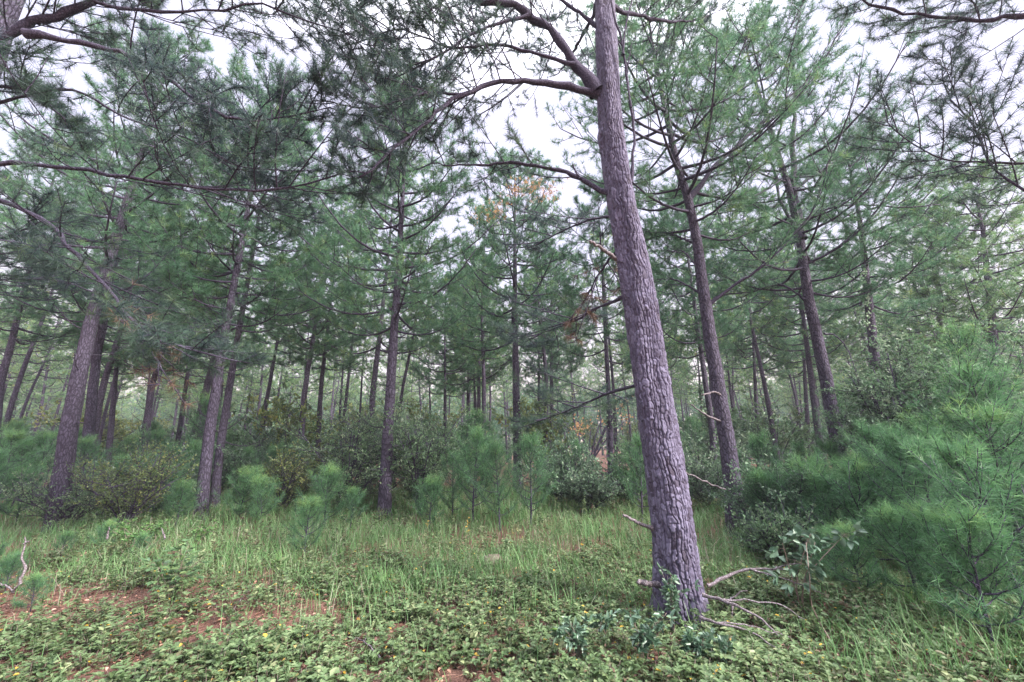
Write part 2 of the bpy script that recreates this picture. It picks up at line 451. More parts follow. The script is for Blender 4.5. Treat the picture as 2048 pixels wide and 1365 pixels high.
def pine(name, loc, axis, H, rb, label, group, seed, z0=5.0, R=2.3, n=46, mat=None, k=11, width=0.013, nsec=9, ntert=4, tufts=3,
         nlen=0.16, stubs=6, low=2, top=36, drop=0.0, tlen=.75, spread=(15, 95), sides=4, wood2=True, extra=None, kseg=60, kk=16, minsec=0.25):
    gen = np.random.default_rng(seed)
    t = thing(name, loc, label, 'pine tree', group)
    tg = trunk_geo(axis, H, rb, gen, kk, kseg)
    bw, lf = Geo(), Geo()
    P, Ls, z, base = limb_set(axis, gen, z0, H * 0.985, R, n, low=low, top=top)
    if extra is not None:
        P2 = np.stack([resample(e, 7) for e in extra]); P = np.concatenate([P, P2]); Ls = np.concatenate([Ls, plen(P2)])
    rl = np.clip(0.012 + Ls * 0.011, 0.012, rb * 0.4)
    tubes(bw, P, rl[:, None] * np.linspace(1, 0.25, P.shape[1])[None], 5)
    dress(bw if wood2 else None, lf, P, Ls, gen, nsec=nsec, ntert=ntert, tufts=tufts, k=k, width=width, nlen=nlen, sides=sides, minsec=minsec, drop=drop, tlen=tlen, spread=spread, back=.05)
    # bare dead limbs below the crown
    if stubs:
        Pd, Ld, _, _ = limb_set(axis, gen, max(1.5, z0 * 0.35), z0 * 1.05, R * 0.45, stubs, m=6, low=10, top=25)
        tubes(tg, Pd, np.linspace(0.016, 0.005, 6)[None] * np.ones((stubs, 1)), 4)
        Sd = sprout(Pd, np.repeat(np.arange(stubs), 3), np.tile([0.5, 0.7, 0.85], stubs), np.full(stubs * 3, 0.3), 1, 0, m=3, gen=gen)
        tubes(tg, Sd, np.linspace(0.006, 0.003, 3)[None] * np.ones((len(Sd), 1)), 3)
    tg.obj('trunk', M_bark, t, smooth=True)
    bw.obj('limbs', M_limb, t)
    lf.obj('crown', mat or M_needle, t)
    return t
def axis_from(px, y, anchors, H, y_lean=0.0):
    """local trunk axis from base column px at distance y through seen points (px,py); returns base, axis"""
    B = foot(px, y)
    pts = [B]
    for (ax, ay) in anchors:
        pts.append(at(ax, ay, y))
    d = pts[-1] - pts[-2]
    d = d / d[2]
    if H > pts[-1][2]:
        if H - pts[-1][2] > 1.5:
            pts.append(pts[-1] + d * (H - pts[-1][2]) * 0.5)
            d = d * np.array([0.4, 0.4, 1])
        pts.append(pts[-1] + d * (H - pts[-1][2]))
    pts = np.array(pts)
    pts = pts[np.concatenate([[True], np.diff(pts[:, 2]) > 0.02])]
    L = pts - B
    below = L[0] - (L[1] - L[0]) / (L[1] - L[0])[2] * 0.25
    return B, np.vstack([below, L])

# ------------------------------------------------------------------ the large leaning pine in the foreground
def worley(u, v, cu, cv, nu, seed, jit=0.85):
    """F2-F1 and cell value of jittered cells, wrapping in u every nu cells"""
    g = np.random.default_rng(seed)
    nv = int(v.max() / cv) + 4
    J = g.uniform(-jit / 2, jit / 2, (nu, nv, 2)) + 0.5
    val = g.random((nu, nv))
    U = u / cu; V = v / cv
    iu = np.floor(U).astype(int); iv = np.floor(V).astype(int)
    f1 = np.full(u.shape, 9.0); f2 = np.full(u.shape, 9.0); cv_ = np.zeros(u.shape)
    for du in (-1, 0, 1):
        for dv in (-1, 0, 1):
            a = (iu + du) % nu; b = np.clip(iv + dv, 0, nv - 1)
            px = iu + du + J[a, b, 0] + 0.5 * ((iv + dv) % 2) * 0; py = iv + dv + J[a, b, 1]
            d = np.hypot(U - px, V - py)
            n = d < f1
            f2 = np.where(n, f1, np.minimum(f2, d)); cv_ = np.where(n, val[a, b], cv_); f1 = np.where(n, d, f1)
    return f2 - f1, cv_
def plated_trunk(axis, H, rb, name, parent, k=300, dz=0.007, zmax=7.6, seed=3, knots=()):
    P = resample(axis, int((axis[-1, 2] - axis[0, 2]) / dz)); P = P[P[:, 2] < zmax]
    seg = len(P)
    th = np.arange(k) * 2 * math.pi / k
    r = trunk_radius(np.maximum(P[:, 2], 0), H, rb)
    U, V = np.meshgrid(th / (2 * math.pi), P[:, 2] - P[0, 2])
    gen = np.random.default_rng(seed)
    def vn(nu, sv, sd):                      # smooth value noise, periodic round the trunk
        g_ = np.random.default_rng(sd); T_ = g_.random((nu, int(V.max() / sv) + 3)) * 2 - 1
        x = U * nu; y_ = V / sv; i0 = np.floor(x).astype(int); j0 = np.floor(y_).astype(int)
        fx = x - i0; fy = y_ - j0; fx = fx * fx * (3 - 2 * fx); fy = fy * fy * (3 - 2 * fy)
        q = lambda a_, b_: T_[a_ % nu, b_]
        return (q(i0, j0) * (1 - fx) + q(i0 + 1, j0) * fx) * (1 - fy) + (q(i0, j0 + 1) * (1 - fx) + q(i0 + 1, j0 + 1) * fx) * fy
    sm = lambda q: np.clip(q, 0, 1) ** 2 * (3 - 2 * np.clip(q, 0, 1))
    NC = 31
    ph = U * NC + .85 * vn(9, .28, seed) + .5 * vn(22, .11, seed + 1) + .2 * vn(60, .035, seed + 2)
    ci = np.floor(ph).astype(int) % NC; fu = ph - np.floor(ph)
    off = np.random.default_rng(seed + 3).random(NC)
    rv = V / (.068 + .03 * off[ci]) + off[ci] * 7 + .5 * vn(30, .06, seed + 4) + .22 * vn(80, .02, seed + 5)
    ri = np.floor(rv).astype(int) % 400; fv = rv - np.floor(rv)
    hs = np.random.default_rng(seed + 6).random((NC, 400)); c1 = hs[ci, ri]; c2 = np.random.default_rng(seed + 7).random((NC, 400))[ci, ri]
    du = np.minimum(fu, 1 - fu); dv = np.minimum(fv, 1 - fv)
    open_ = .5 + .5 * vn(14, .22, seed + 8)          # fissures close up in places
    plate = sm(du / (.10 + .12 * open_)) * (.62 + .38 * sm(dv / .10))
    flake = np.floor((vn(70, .045, seed + 9) + 1) * 2.5) * .0022
    h = plate * (.019 + .008 * c1 + .007 * (1 - fv) * c2) + flake * plate + gen.normal(0, .0006, U.shape)
    fade = np.clip(1.1 - V / 14, .55, 1.0)
    big = 0.012 * np.sin(U * 6.28 * 3 + V * 1.1) + 0.008 * np.sin(U * 6.28 * 5 - V * 2.3)
    flare = 0.055 * np.exp(-np.maximum(P[:, 2], 0) / 0.22)[:, None] * np.sin(U * 6.28 * 5 + 0.7)
    rr = r[:, None] + (h - 0.015) * fade + big + flare
    for (kt, kz, ks, kh) in knots:
        dth = (U * 2 * math.pi - kt + math.pi) % (2 * math.pi) - math.pi
        dd = np.hypot(dth * r[:, None], (P[:, 2][:, None] - kz) * 0.9) / ks
        rr += kh * np.exp(-dd ** 2) - kh * 0.9 * np.exp(-(dd / 0.35) ** 2)
    X = P[:, None] + rr[..., None] * np.stack([np.cos(th), np.sin(th), 0 * th], -1)[None]
    i, q = np.meshgrid(np.arange(seg - 1), np.arange(k), indexing='ij')
    f = np.stack([i * k + q, i * k + (q + 1) % k, (i + 1) * k + (q + 1) % k, (i + 1) * k + q], -1).reshape(-1, 4)
    g = Geo().add(X.reshape(-1, 3), f, (0.25 + 0.55 * c1 * 0.6 + 0.35 * c2).ravel())
    return g.obj(name, M_plates, parent, smooth=False)
def plates_material():
    m = bpy.data.materials.new('plated pine bark'); m.use_nodes = True
    nt = m.node_tree; p = nt.nodes['Principled BSDF']
    p.inputs['Roughness'].default_value = 0.8; p.inputs['Specular IOR Level'].default_value = 0.25
    at_ = nt.nodes.new('ShaderNodeAttribute'); at_.attribute_name = 'v'
    tc = nt.nodes.new('ShaderNodeTexCoord')
    n = nt.nodes.new('ShaderNodeTexNoise'); n.inputs['Scale'].default_value = 38; n.inputs['Detail'].default_value = 6; n.inputs['Roughness'].default_value = 0.7
    n3 = nt.nodes.new('ShaderNodeTexNoise'); n3.inputs['Scale'].default_value = 2.2; n3.inputs['Detail'].default_value = 3
    nt.links.new(tc.outputs['Object'], n.inputs['Vector']); nt.links.new(tc.outputs['Object'], n3.inputs['Vector'])
    a = nt.nodes.new('ShaderNodeMath'); a.operation = 'MULTIPLY_ADD'; a.inputs[1].default_value = 0.7
    nt.links.new(n.outputs['Fac'], a.inputs[0])
    a2 = nt.nodes.new('ShaderNodeMath'); a2.operation = 'MULTIPLY_ADD'; a2.inputs[1].default_value = 0.5; a2.inputs[2].default_value = -0.4
    nt.links.new(n3.outputs['Fac'], a2.inputs[0]); 
    nt.links.new(a2.outputs[0], a.inputs[2])
    s = nt.nodes.new('ShaderNodeMath'); s.operation = 'ADD'
    nt.links.new(a.outputs[0], s.inputs[0]); nt.links.new(at_.outputs['Fac'], s.inputs[1])
    r = ramp_of(nt, [(0.2, (.034, .026, .038)), (0.45, (.056, .045, .068)), (0.72, (.083, .072, .116)), (0.95, (.135, .122, .185))])
    nt.links.new(s.outputs[0], r.inputs[0]); nt.links.new(r.outputs[0], p.inputs['Base Color'])
    bp = nt.nodes.new('ShaderNodeBump'); bp.inputs['Strength'].default_value = 0.6; bp.inputs['Distance'].default_value = 0.006
    nt.links.new(n.outputs['Fac'], bp.inputs['Height']); nt.links.new(bp.outputs[0], p.inputs['Normal'])
    return m
M_plates = plates_material()

def pts_px(pl, y0, y1, B):
    """seen polyline running from y0 to y1 metres in front, in coordinates local to B"""
    pl = np.array(pl, dtype=float)
    s = np.concatenate([[0], np.cumsum(np.hypot(*np.diff(pl, axis=0).T))]); s = s / s[-1]
    return np.array([at(p[0], p[1], y0 + (y1 - y0) * q) for p, q in zip(pl, s)]) - B
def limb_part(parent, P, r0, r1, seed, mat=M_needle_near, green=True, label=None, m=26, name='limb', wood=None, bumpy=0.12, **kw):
    """one limb of a near tree with its needles as a sub-part"""
    gen = np.random.default_rng(seed)
    Q = resample(P, m)
    Q[1:-1] += gen.normal(0, r0 * 0.25, (m - 2, 3))
    g = Geo()
    rr = (r0 + (r1 - r0) * np.linspace(0, 1, m) ** 0.7) * (1 + gen.normal(0, bumpy, m))
    rr[0] *= 1.5; rr[1] *= 1.2
    tubes(g, Q[None], rr[None], 9)
    lf = Geo()
    if green:
        dress(g, lf, resample_all(Q[None], 12), plen(Q[None]), gen, **kw)
    o = g.obj(name, wood or M_limb, parent, smooth=True)
    if label: o['label'] = label
    if green and lf.n: lf.obj('needles', mat, o)
    return o

HERO_Y = 4.25
Bh = foot(1366, HERO_Y)
Bh, axh = axis_from(1366, HERO_Y, [(1350, 1100), (1322, 900), (1290, 680), (1268, 540), (1243, 400), (1222, 240), (1212, 100), (1208, 0)], 12.5)
hero = thing('pine_tree', Bh, 'large leaning foreground pine with thick plated lilac-grey bark and dead branches at its foot', 'pine tree')
plated_trunk(axh, 18.0, 0.2, 'trunk', hero, knots=[(-1.6, 3.05, .10, .03), (-2.0, 4.3, .08, .02), (-0.9, 2.2, .07, .018), (-1.3, 0.75, .08, .018), (3.3, 5.3, .1, .03)])
Hn = dict(nlen=0.125, width=0.0048, k=30, tufts=3, ntert=6, rsec=0.009, spread=(10, 105), back=.05, tlen=.75)
def hl(pl, dy, r0, r1, seed, y0=HERO_Y, **kw):
    q = dict(Hn); q.update(kw)
    return limb_part(hero, pts_px(pl, y0, y0 + dy, Bh), r0, r1, seed, **q)
hl([(1200, 190), (1130, 172), (1060, 162), (990, 165), (930, 190), (880, 220), (830, 265), (770, 310), (720, 355)], -0.6, .052, .010, 31, nsec=26, seclen=.30)
hl([(930, 190), (860, 186), (790, 205), (725, 216), (640, 200)], -0.4, .02, .006, 32, y0=HERO_Y - .25, nsec=10, seclen=.4)
hl([(1195, 185), (1140, 120), (1095, 55), (1040, 18), (960, 2), (880, -25), (760, -60)], -0.3, .078, .02, 33, nsec=28, seclen=.45)
hl([(1230, 398), (1190, 375), (1150, 352), (1080, 335), (1010, 325), (950, 332), (860, 328)], 0.5, .042, .008, 34, nsec=12, seclen=.25, drop=.25)
hl([(1160, 358), (1152, 345), (1146, 330)], 0.0, .014, .009, 35, green=False)
hl([(1150, 130), (1080, 110), (1000, 90), (900, 95), (800, 60), (700, 90)], -0.2, .026, .008, 47, y0=HERO_Y - .1, nsec=22, seclen=.4)
hl([(1060, 30), (960, 60), (860, 120), (770, 130), (680, 110)], -0.3, .024, .007, 48, y0=HERO_Y - .15, nsec=20, seclen=.4)
hl([(1205, 60), (1150, 20), (1080, -30), (990, -80)], .4, .034, .01, 36, nsec=20, seclen=.4)
hl([(1262, 365), (1268, 270), (1258, 190), (1246, 100), (1226, 20), (1215, -60)], -0.25, .02, .012, 37, green=False)
hl([(1262, 215), (1254, 150), (1264, 85)], -0.1, .012, .005, 38, y0=HERO_Y - .12, green=False)
hl([(1246, 110), (1252, 50), (1270, -20)], -0.1, .014, .007, 39, y0=HERO_Y - .18, green=False)
hl([(1240, 524), (1215, 505), (1180, 482)], -.25, .024, .016, 40, green=False, wood=M_dead, name='stub', label='pale broken branch stub sticking out halfway up the trunk')
hl([(1310, 1058), (1285, 1050), (1262, 1038), (1246, 1030)], -.1, .022, .012, 41, green=False, wood=M_dead, name='stub')
hl([(1325, 1170), (1298, 1168), (1275, 1163)], -.15, .028, .022, 42, green=False, wood=M_dead, name='stub')
hl([(1262, 590), (1210, 610), (1150, 640), (1090, 665), (1040, 690)], 1.9, .026, .008, 43, nsec=12, seclen=.35, nlen=.14)
hl([(1285, 768), (1215, 788), (1160, 812), (1100, 835), (1060, 850)], 2.2, .022, .007, 44, nsec=12, seclen=.3, nlen=.14)
hl([(1250, 480), (1200, 545), (1170, 600), (1150, 640)], 1.0, .02, .006, 45, nsec=5, ntert=3, seclen=.35, mat=M_needle_dead, droop=.6, up=-.25, curl=-.2)
hl([(1250, 430), (1180, 440), (1110, 470), (1050, 500)], 2.6, .024, .007, 46, nsec=12, seclen=.35)
# upper crown above the frame, still reaching in at the top edge
for i, (a, z, L) in enumerate([(0.5, 7.5, 2.6), (1.7, 7.8, 2.8), (2.6, 8.2, 2.6), (3.6, 8.0, 2.4), (4.6, 8.6, 2.0), (5.6, 8.4, 2.2), (1.1, 9.2, 2.0), (2.2, 9.6, 1.8)]):
    base = np.array([np.interp(z, axh[:, 2], axh[:, 0]), np.interp(z, axh[:, 2], axh[:, 1]), z])
    d = np.array([math.cos(a), math.sin(a), 0.25])
    P = np.array([base + d * L * t + np.array([0, 0, .3 * L * t * t]) for t in np.linspace(0, 1, 6)])
    if z < 8.9: limb_part(hero, P, .04, .008, 60 + i, **dict(Hn, nsec=12, seclen=.42))

# ------------------------------------------------------------------ the two leaning pines to its right
def near_pine(px, y, anchors, H, rb, label, seed, **kw):
    B, ax = axis_from(px, y, anchors, H)
    return pine('pine_tree', B, ax, H, rb, label, None, seed, **kw), B, ax
t1, B1, ax1 = near_pine(1472, 7.6, [(1465, 960), (1440, 800), (1412, 620), (1393, 480), (1376, 400), (1352, 320), (1335, 240)], 12.0, .165,
    'leaning pine just right of the large trunk, ivy on its foot and a steep fork', 101, z0=5.8, R=2.8, n=50, k=17, width=.0075, ntert=4, nlen=.18, drop=.1, stubs=0, kk=28, kseg=160, nsec=9,
    )
for i, (pl, y0, dy, r0, r1, ns, sl) in enumerate([
    ([(1376, 402), (1400, 370), (1450, 315), (1520, 250), (1590, 185), (1640, 130), (1690, 50)], 7.6, -.8, .06, .015, 16, .30),
    ([(1420, 608), (1470, 570), (1530, 530), (1580, 478), (1620, 430), (1645, 370), (1665, 300)], 7.6, -1.2, .035, .009, 13, .20),
    ([(1395, 490), (1340, 470), (1290, 480)], 7.6, .6, .03, .01, 8, .3),
    ([(1400, 540), (1360, 500), (1330, 520)], 7.6, .8, .02, .008, 8, .35),
    ([(1405, 590), (1350, 560), (1290, 560)], 7.6, .9, .028, .008, 10, .35)]):
    limb_part(t1, pts_px(pl, y0, y0 + dy, B1), r0, r1, 140 + i, nsec=ns, seclen=sl, nlen=.16, width=.008, k=14, mat=M_needle)
for i, pl in enumerate([[(1450, 795), (1430, 785), (1405, 790)], [(1445, 845), (1415, 832), (1383, 810)], [(1465, 985), (1420, 968), (1372, 945)]]):
    limb_part(t1, pts_px(pl, 7.55, 7.3, B1), .024, .012, 150 + i, green=False, wood=M_dead, name='stub')
t2, B2, ax2 = near_pine(1690, 9.2, [(1680, 920), (1650, 750), (1618, 600), (1600, 480), (1578, 380), (1553, 300), (1530, 225)], 13.5, .165,
    'straight pine behind the low thicket whose trunk splits into several upright stems high up', 102, z0=5.0, R=3.2, n=54, k=16, width=.0085, nlen=.18, drop=.1, stubs=0, kk=24, kseg=140, nsec=9)
for i, (pl, y0, dy, r0, r1, ns, sl) in enumerate([
    ([(1602, 480), (1590, 400), (1585, 300), (1590, 200), (1580, 90)], 9.2, .3, .10, .03, 12, .25),
    ([(1600, 470), (1560, 400), (1545, 330), (1500, 260), (1470, 200)], 9.2, -.3, .05, .015, 12, .3),
    ([(1595, 460), (1650, 420), (1720, 410), (1800, 415), (1880, 410)], 9.2, -.5, .035, .01, 14, .3),
    ([(1610, 600), (1560, 570), (1500, 585), (1440, 590)], 9.2, .5, .03, .01, 12, .28),
    ([(1585, 380), (1660, 330), (1740, 260), (1800, 215)], 9.2, .5, .04, .01, 14, .32)]):
    limb_part(t2, pts_px(pl, y0, y0 + dy, B2), r0, r1, 160 + i, nsec=ns, seclen=sl, nlen=.17, width=.009, k=13, mat=M_needle)
limb_part(t2, pts_px([(1648, 668), (1672, 672), (1695, 700), (1712, 745)], 9.1, 8.8, B2), .02, .008, 170, green=False, wood=M_limb, name='stub')

# ------------------------------------------------------------------ pines out of frame whose limbs hang into the picture
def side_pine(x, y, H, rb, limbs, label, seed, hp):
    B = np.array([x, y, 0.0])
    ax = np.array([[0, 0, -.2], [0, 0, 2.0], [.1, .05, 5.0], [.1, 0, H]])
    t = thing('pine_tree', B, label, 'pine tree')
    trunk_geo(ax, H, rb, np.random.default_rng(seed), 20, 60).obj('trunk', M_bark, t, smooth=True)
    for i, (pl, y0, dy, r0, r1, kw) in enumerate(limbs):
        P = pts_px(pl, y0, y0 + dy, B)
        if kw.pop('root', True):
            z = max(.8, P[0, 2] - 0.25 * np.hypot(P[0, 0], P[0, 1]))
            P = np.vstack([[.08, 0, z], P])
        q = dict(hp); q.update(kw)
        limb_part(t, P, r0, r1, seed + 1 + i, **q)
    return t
LN = dict(nlen=0.135, width=0.005, k=28, tufts=3, ntert=6, nsec=20, seclen=.28, t0=.3, spread=(10, 105), back=.05, rsec=.008, tlen=.75)
side_pine(-6.6, 3.9, 12, .25, [
    ([(-120, 330), (0, 326), (120, 335), (250, 352), (400, 375), (520, 382), (620, 368), (690, 345)], 3.6, .2, .034, .008, dict(t0=.42, nsec=22)),
    ([(-120, 370), (0, 403), (95, 445), (150, 510), (210, 570), (270, 650), (330, 680), (430, 712)], 3.8, .3, .036, .008, dict(t0=.4, nsec=22)),
    ([(-160, 150), (0, 75), (60, 45), (150, 20), (260, -30)], 3.3, .2, .07, .03, dict(t0=.4, seclen=.3)),
    ([(50, 68), (150, 83), (250, 110), (340, 160), (420, 220), (490, 240), (590, 232), (660, 215)], 3.3, .4, .034, .007, dict(root=False, nsec=20, seclen=.26)),
    ([(130, 180), (250, 235), (370, 275), (470, 330), (570, 342)], 3.9, .2, .022, .006, dict(nsec=16, t0=.5)),
    ([(-100, 200), (0, 172), (70, 190), (130, 240)], 3.7, .2, .03, .01, dict(nsec=14, t0=.3)),
    ([(215, 575), (262, 640), (300, 700), (345, 770)], 4.05, .1, .014, .005, dict(root=False, nsec=6, seclen=.25, t0=.1, mat=M_needle_dead, droop=.3, up=-.2, curl=-.2, ntert=3, tufts=2, k=14)),
    ([(-100, 520), (0, 480), (90, 440)], 4.6, .3, .02, .008, dict(nsec=12)),
    ([(-100, 560), (0, 560), (110, 560), (200, 590)], 5.4, .3, .02, .008, dict(nsec=16)),
    ], 'pine at the left edge whose dark sagging limbs sweep across the upper left', 200, LN)
side_pine(-6.2, 2.2, 12, .24, [
    ([(-100, -60), (100, -20), (280, 22), (430, 22), (520, 8), (610, 40), (700, 70)], 3.2, .5, .036, .007, dict(t0=.5, nsec=20)),
    ([(-50, -120), (150, -90), (400, -60), (600, -30), (720, 20), (800, 80)], 3.5, .4, .034, .007, dict(t0=.45, nsec=22, seclen=.3)),
    ([(-50, -180), (300, -150), (600, -130), (820, -70), (930, 30)], 3.7, .3, .034, .007, dict(t0=.55, nsec=20, seclen=.3)),
    ], 'pine beyond the top left corner with needle sprays hanging into the top edge', 230, LN)
side_pine(7.4, 3.6, 12, .25, [
    ([(2160, 420), (2048, 380), (1985, 335), (1950, 260), (1895, 185), (1880, 120)], 4.2, .4, .026, .006, dict(t0=.35, nsec=16, seclen=.2)),
    ([(2170, 330), (2060, 328), (1980, 325), (1890, 320), (1820, 285), (1770, 240)], 4.3, .3, .024, .006, dict(t0=.35, nsec=16, seclen=.24)),
    ([(2200, 10), (2048, 30), (1950, 40), (1850, 30), (1760, 15), (1680, -20)], 4.0, .3, .05, .012, dict(t0=.3, nsec=16, seclen=.22)),
    ([(2200, -60), (2048, -30), (1900, -15), (1780, -30)], 4.0, .3, .05, .012, dict(t0=.3, nsec=16, seclen=.25)),
    ], 'pine at the right edge with drooping limbs crossing the bright sky', 260, LN)

# ------------------------------------------------------------------ identified pines of the stand
def stand_pine(px, y, up, H, rb, label, seed, group=None, **kw):
    B, ax = axis_from(px, y, up, H)
    d = dict(z0=H * .40, R=2.8, n=46, kk=14)
    d.update(kw)
    return pine('pine_tree', B, ax, H, rb, label, group, seed, **d)
P_ = [
 (112, 8.9, [(135, 880), (165, 720), (195, 600), (235, 470), (262, 380)], 12.5, .185, 'stout dark pine at the left edge with the widest trunk on that side', dict(z0=5.2, R=2.6, n=44, kk=24, kseg=110)),
 (165, 12.5, [(190, 740), (208, 640)], 12.5, .17, 'pine close behind the stout dark trunk at the left edge', {}),
 (172, 16.5, [(200, 800), (235, 680)], 13, .16, 'third trunk in the cluster at the left, leaning furthest right', {}),
 (400, 9.6, [(415, 900), (441, 720), (468, 570)], 12.0, .138, 'front trunk of the pair of pines left of centre', dict(z0=4.6, kk=20, kseg=100)),
 (428, 11.2, [(440, 900), (468, 720), (494, 570)], 12.5, .118, 'rear thinner trunk of the pair of pines left of centre', dict(z0=4.8)),
 (768, 9.8, [(775, 880), (786, 700), (800, 480), (806, 380)], 11.4, .155, 'straight pine in front of the dark layered bush left of centre', dict(z0=4.4, R=2.5, n=50, kk=20, kseg=100)),
 (1036, 14.0, [(1034, 850), (1030, 640), (1030, 440)], 12.6, .17, 'central pine with vine on its trunk and painted orange sunlight near its top', dict(z0=5.0, R=2.6, n=50, kk=18)),
 (1222, 12.0, [(1220, 850), (1212, 690)], 10.0, .10, 'thin pole-like pine directly left of the large leaning trunk', dict(R=1.6, n=26)),
 (1103, 22.0, [(1103, 720)], 12.5, .15, 'pale thin pine two trunks right of the central pine', {}),
 (1078, 24.0, [(1078, 740)], 12.5, .13, 'dark thin pine next to the central pine on its right', {}),
 (957, 22.0, [(958, 700)], 12.5, .14, 'right trunk of the close pair left of the central pine', {}),
 (934, 23.0, [(937, 720)], 12.0, .12, 'left trunk of the close pair left of the central pine', {}),
 (890, 21.0, [(890, 740)], 10.5, .11, 'short dark pine behind the layered bush', dict(z0=4.0)),
 (736, 14.5, [(745, 800), (757, 690)], 12.3, .14, 'dark trunk close behind and left of the straight pine at the bush', {}),
 (598, 15.5, [(608, 800), (626, 680)], 12.8, .13, 'taller trunk of the two between the left pair and the bush', {}),
 (632, 18.0, [(642, 780), (652, 690)], 12.5, .13, 'thinner trunk of the two between the left pair and the bush', {}),
 (515, 17.0, [(525, 850), (541, 760)], 9.6, .12, 'short pine with few limbs in the gap right of the left pair', dict(z0=5.0, n=22, R=1.8)),
 (284, 18.0, [(300, 800), (318, 720)], 12.5, .16, 'leaning pine midway between the stout trunk and the left pair', {}),
 (395, 17.5, [(405, 830), (418, 760)], 12.5, .16, 'pine seen just left of the front trunk of the pair', {}),
 (345, 22.0, [(368, 800)], 12.5, .15, 'slim pine left of the pair, one trunk further out', {}),
 (212, 19.0, [(228, 790)], 12.5, .14, 'slim pine right of the three-trunk cluster at the left', {}),
 (-22, 12.5, [(0, 780), (22, 690)], 12.5, .13, 'pine cut by the left border of the photograph', {}),
 (1430, 15.0, [(1424, 860), (1410, 760)], 11.5, .14, 'vine-clad slender pine seen between the two leaning trunks', {}),
 (1780, 10.5, [(1770, 880), (1748, 700), (1738, 610)], 10.5, .17, 'dark pine standing inside the vine-covered thicket at right', dict(z0=5.2, n=34, R=2.3)),
 (1650, 17.5, [(1632, 830), (1620, 740)], 12.0, .17, 'pine directly behind the trunk with upright stems', {}),
 (1620, 22, [(1612, 800)], 12.0, .14, 'slim pine behind and left of the trunk with upright stems', {}),
 (1520, 20, [(1512, 800)], 11.0, .12, 'small pine in the gap between the two leaning pines at right', dict(z0=5)),
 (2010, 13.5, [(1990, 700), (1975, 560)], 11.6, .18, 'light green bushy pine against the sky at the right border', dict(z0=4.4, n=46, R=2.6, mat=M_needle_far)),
 (1890, 15, [(1880, 700)], 10.8, .17, 'pine behind the thicket near the right border', dict(z0=4.4, n=44, R=2.4)),
]
used = []
for i, (px, y, up, H, rb, label, kw) in enumerate(P_):
    t = stand_pine(px, y, up, H, rb, label, 300 + i, **dict(dict(k=17 if y < 13 else 12, width=.0095 if y < 13 else .015, nsec=9, ntert=4, nlen=.19, drop=.26), **{q: (v * 1.15 if q == 'R' else v) for q, v in kw.items()}))
    used.append((t.location[0], t.location[1]))
    if i == 6: central = t
used += [(float(B[0]), float(B[1])) for B in (Bh, B1, B2)]
# tufts high in the central pine, warm sunlight painted into their needle colour
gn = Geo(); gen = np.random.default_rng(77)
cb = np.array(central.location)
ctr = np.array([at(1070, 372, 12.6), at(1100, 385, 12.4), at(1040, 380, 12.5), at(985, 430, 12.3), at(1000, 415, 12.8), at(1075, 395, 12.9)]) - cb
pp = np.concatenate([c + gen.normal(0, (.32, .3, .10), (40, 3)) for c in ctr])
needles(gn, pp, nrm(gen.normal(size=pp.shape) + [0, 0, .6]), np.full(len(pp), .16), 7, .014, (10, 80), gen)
tag(gn.obj('painted_sun_needles', M_painted_sun, central), label='needles with orange sunlight painted in near the top of the crown')

# ------------------------------------------------------------------ the rest of the stand: copies of six built pines
protos = []
for s in range(6):
    gen = np.random.default_rng(500 + s)
    H = 12.5
    ax = np.array([[0, 0, -.3], [0, 0, 0], [gen.normal(0, .12), gen.normal(0, .12), 4], [gen.normal(0, .2), gen.normal(0, .2), 8], [gen.normal(0, .25), gen.normal(0, .25), H]])
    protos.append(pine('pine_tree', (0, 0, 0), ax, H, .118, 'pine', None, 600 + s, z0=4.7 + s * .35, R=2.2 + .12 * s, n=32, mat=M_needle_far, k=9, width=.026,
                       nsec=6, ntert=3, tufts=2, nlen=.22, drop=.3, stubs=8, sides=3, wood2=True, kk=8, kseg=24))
gen = np.random.default_rng(9)
spots = []
for iy, y in enumerate(np.arange(17, 74, 3.6)):
    half = 1.34 * y + 3
    for x in np.arange(-half, half, 3.4 if y < 45 else 4.6):
        xx = x + gen.normal(0, .55) + (iy % 2) * 1.3; yy = y + gen.normal(0, .6)
        if min(np.hypot(xx - a, yy - b) for a, b in used) < 1.9: continue
        if gen.random() < (.24 if y < 30 else .3): continue
        if .08 < xx / yy < .28 and yy < 42 and gen.random() < .6: continue
        spots.append((xx, yy))
spots = sorted(spots, key=lambda p: p[1])[:285]
G1 = 'background pines of the plantation'
TIERS = {}
spots = [p for p in spots if -200 < column((p[0], p[1], 0)) < 2250]
for i, (x, y) in enumerate(spots):
    where = 'left of' if x < -.08 * y - 1 else ('right of' if x > .5 * y else 'behind')
    far = 'nearer background' if y < 27 else ('deeper' if y < 45 else 'farthest')
    lab = {'nearer background': 'bare-stemmed pine in the first rows %s the clearing', 'deeper': 'slender hazy pine in the middle rows %s the clearing',
           'farthest': 'faint thin pine in the far rows %s the clearing'}[far] % where
    s = gen.uniform(.86, 1.1) * (1.0 if y < 50 else .93)
    args = dict(loc=(x, y, float(gz(x, y))), rot=(gen.normal(0, .022), gen.normal(0, .022), gen.uniform(0, 6.28)), scale=(s * gen.uniform(.85, 1.12), ) * 2 + (s,), label=lab, group=G1 + ', ' + lab)
    if i < 6:
        p = protos[i]; p.location = args['loc']; p.rotation_euler = args['rot']; p.scale = args['scale']; p['label'] = lab; p['group'] = args['group']
    else:
        p = copy_thing(protos[i % 6], **args)
    TIERS.setdefault(far, []).append(p)
for k_, l_ in TIERS.items():
    name_by_zone(l_, {'nearer background': 'front-row slender pine', 'deeper': 'middle-row hazy pine', 'farthest': 'far-row faint pine'}[k_])
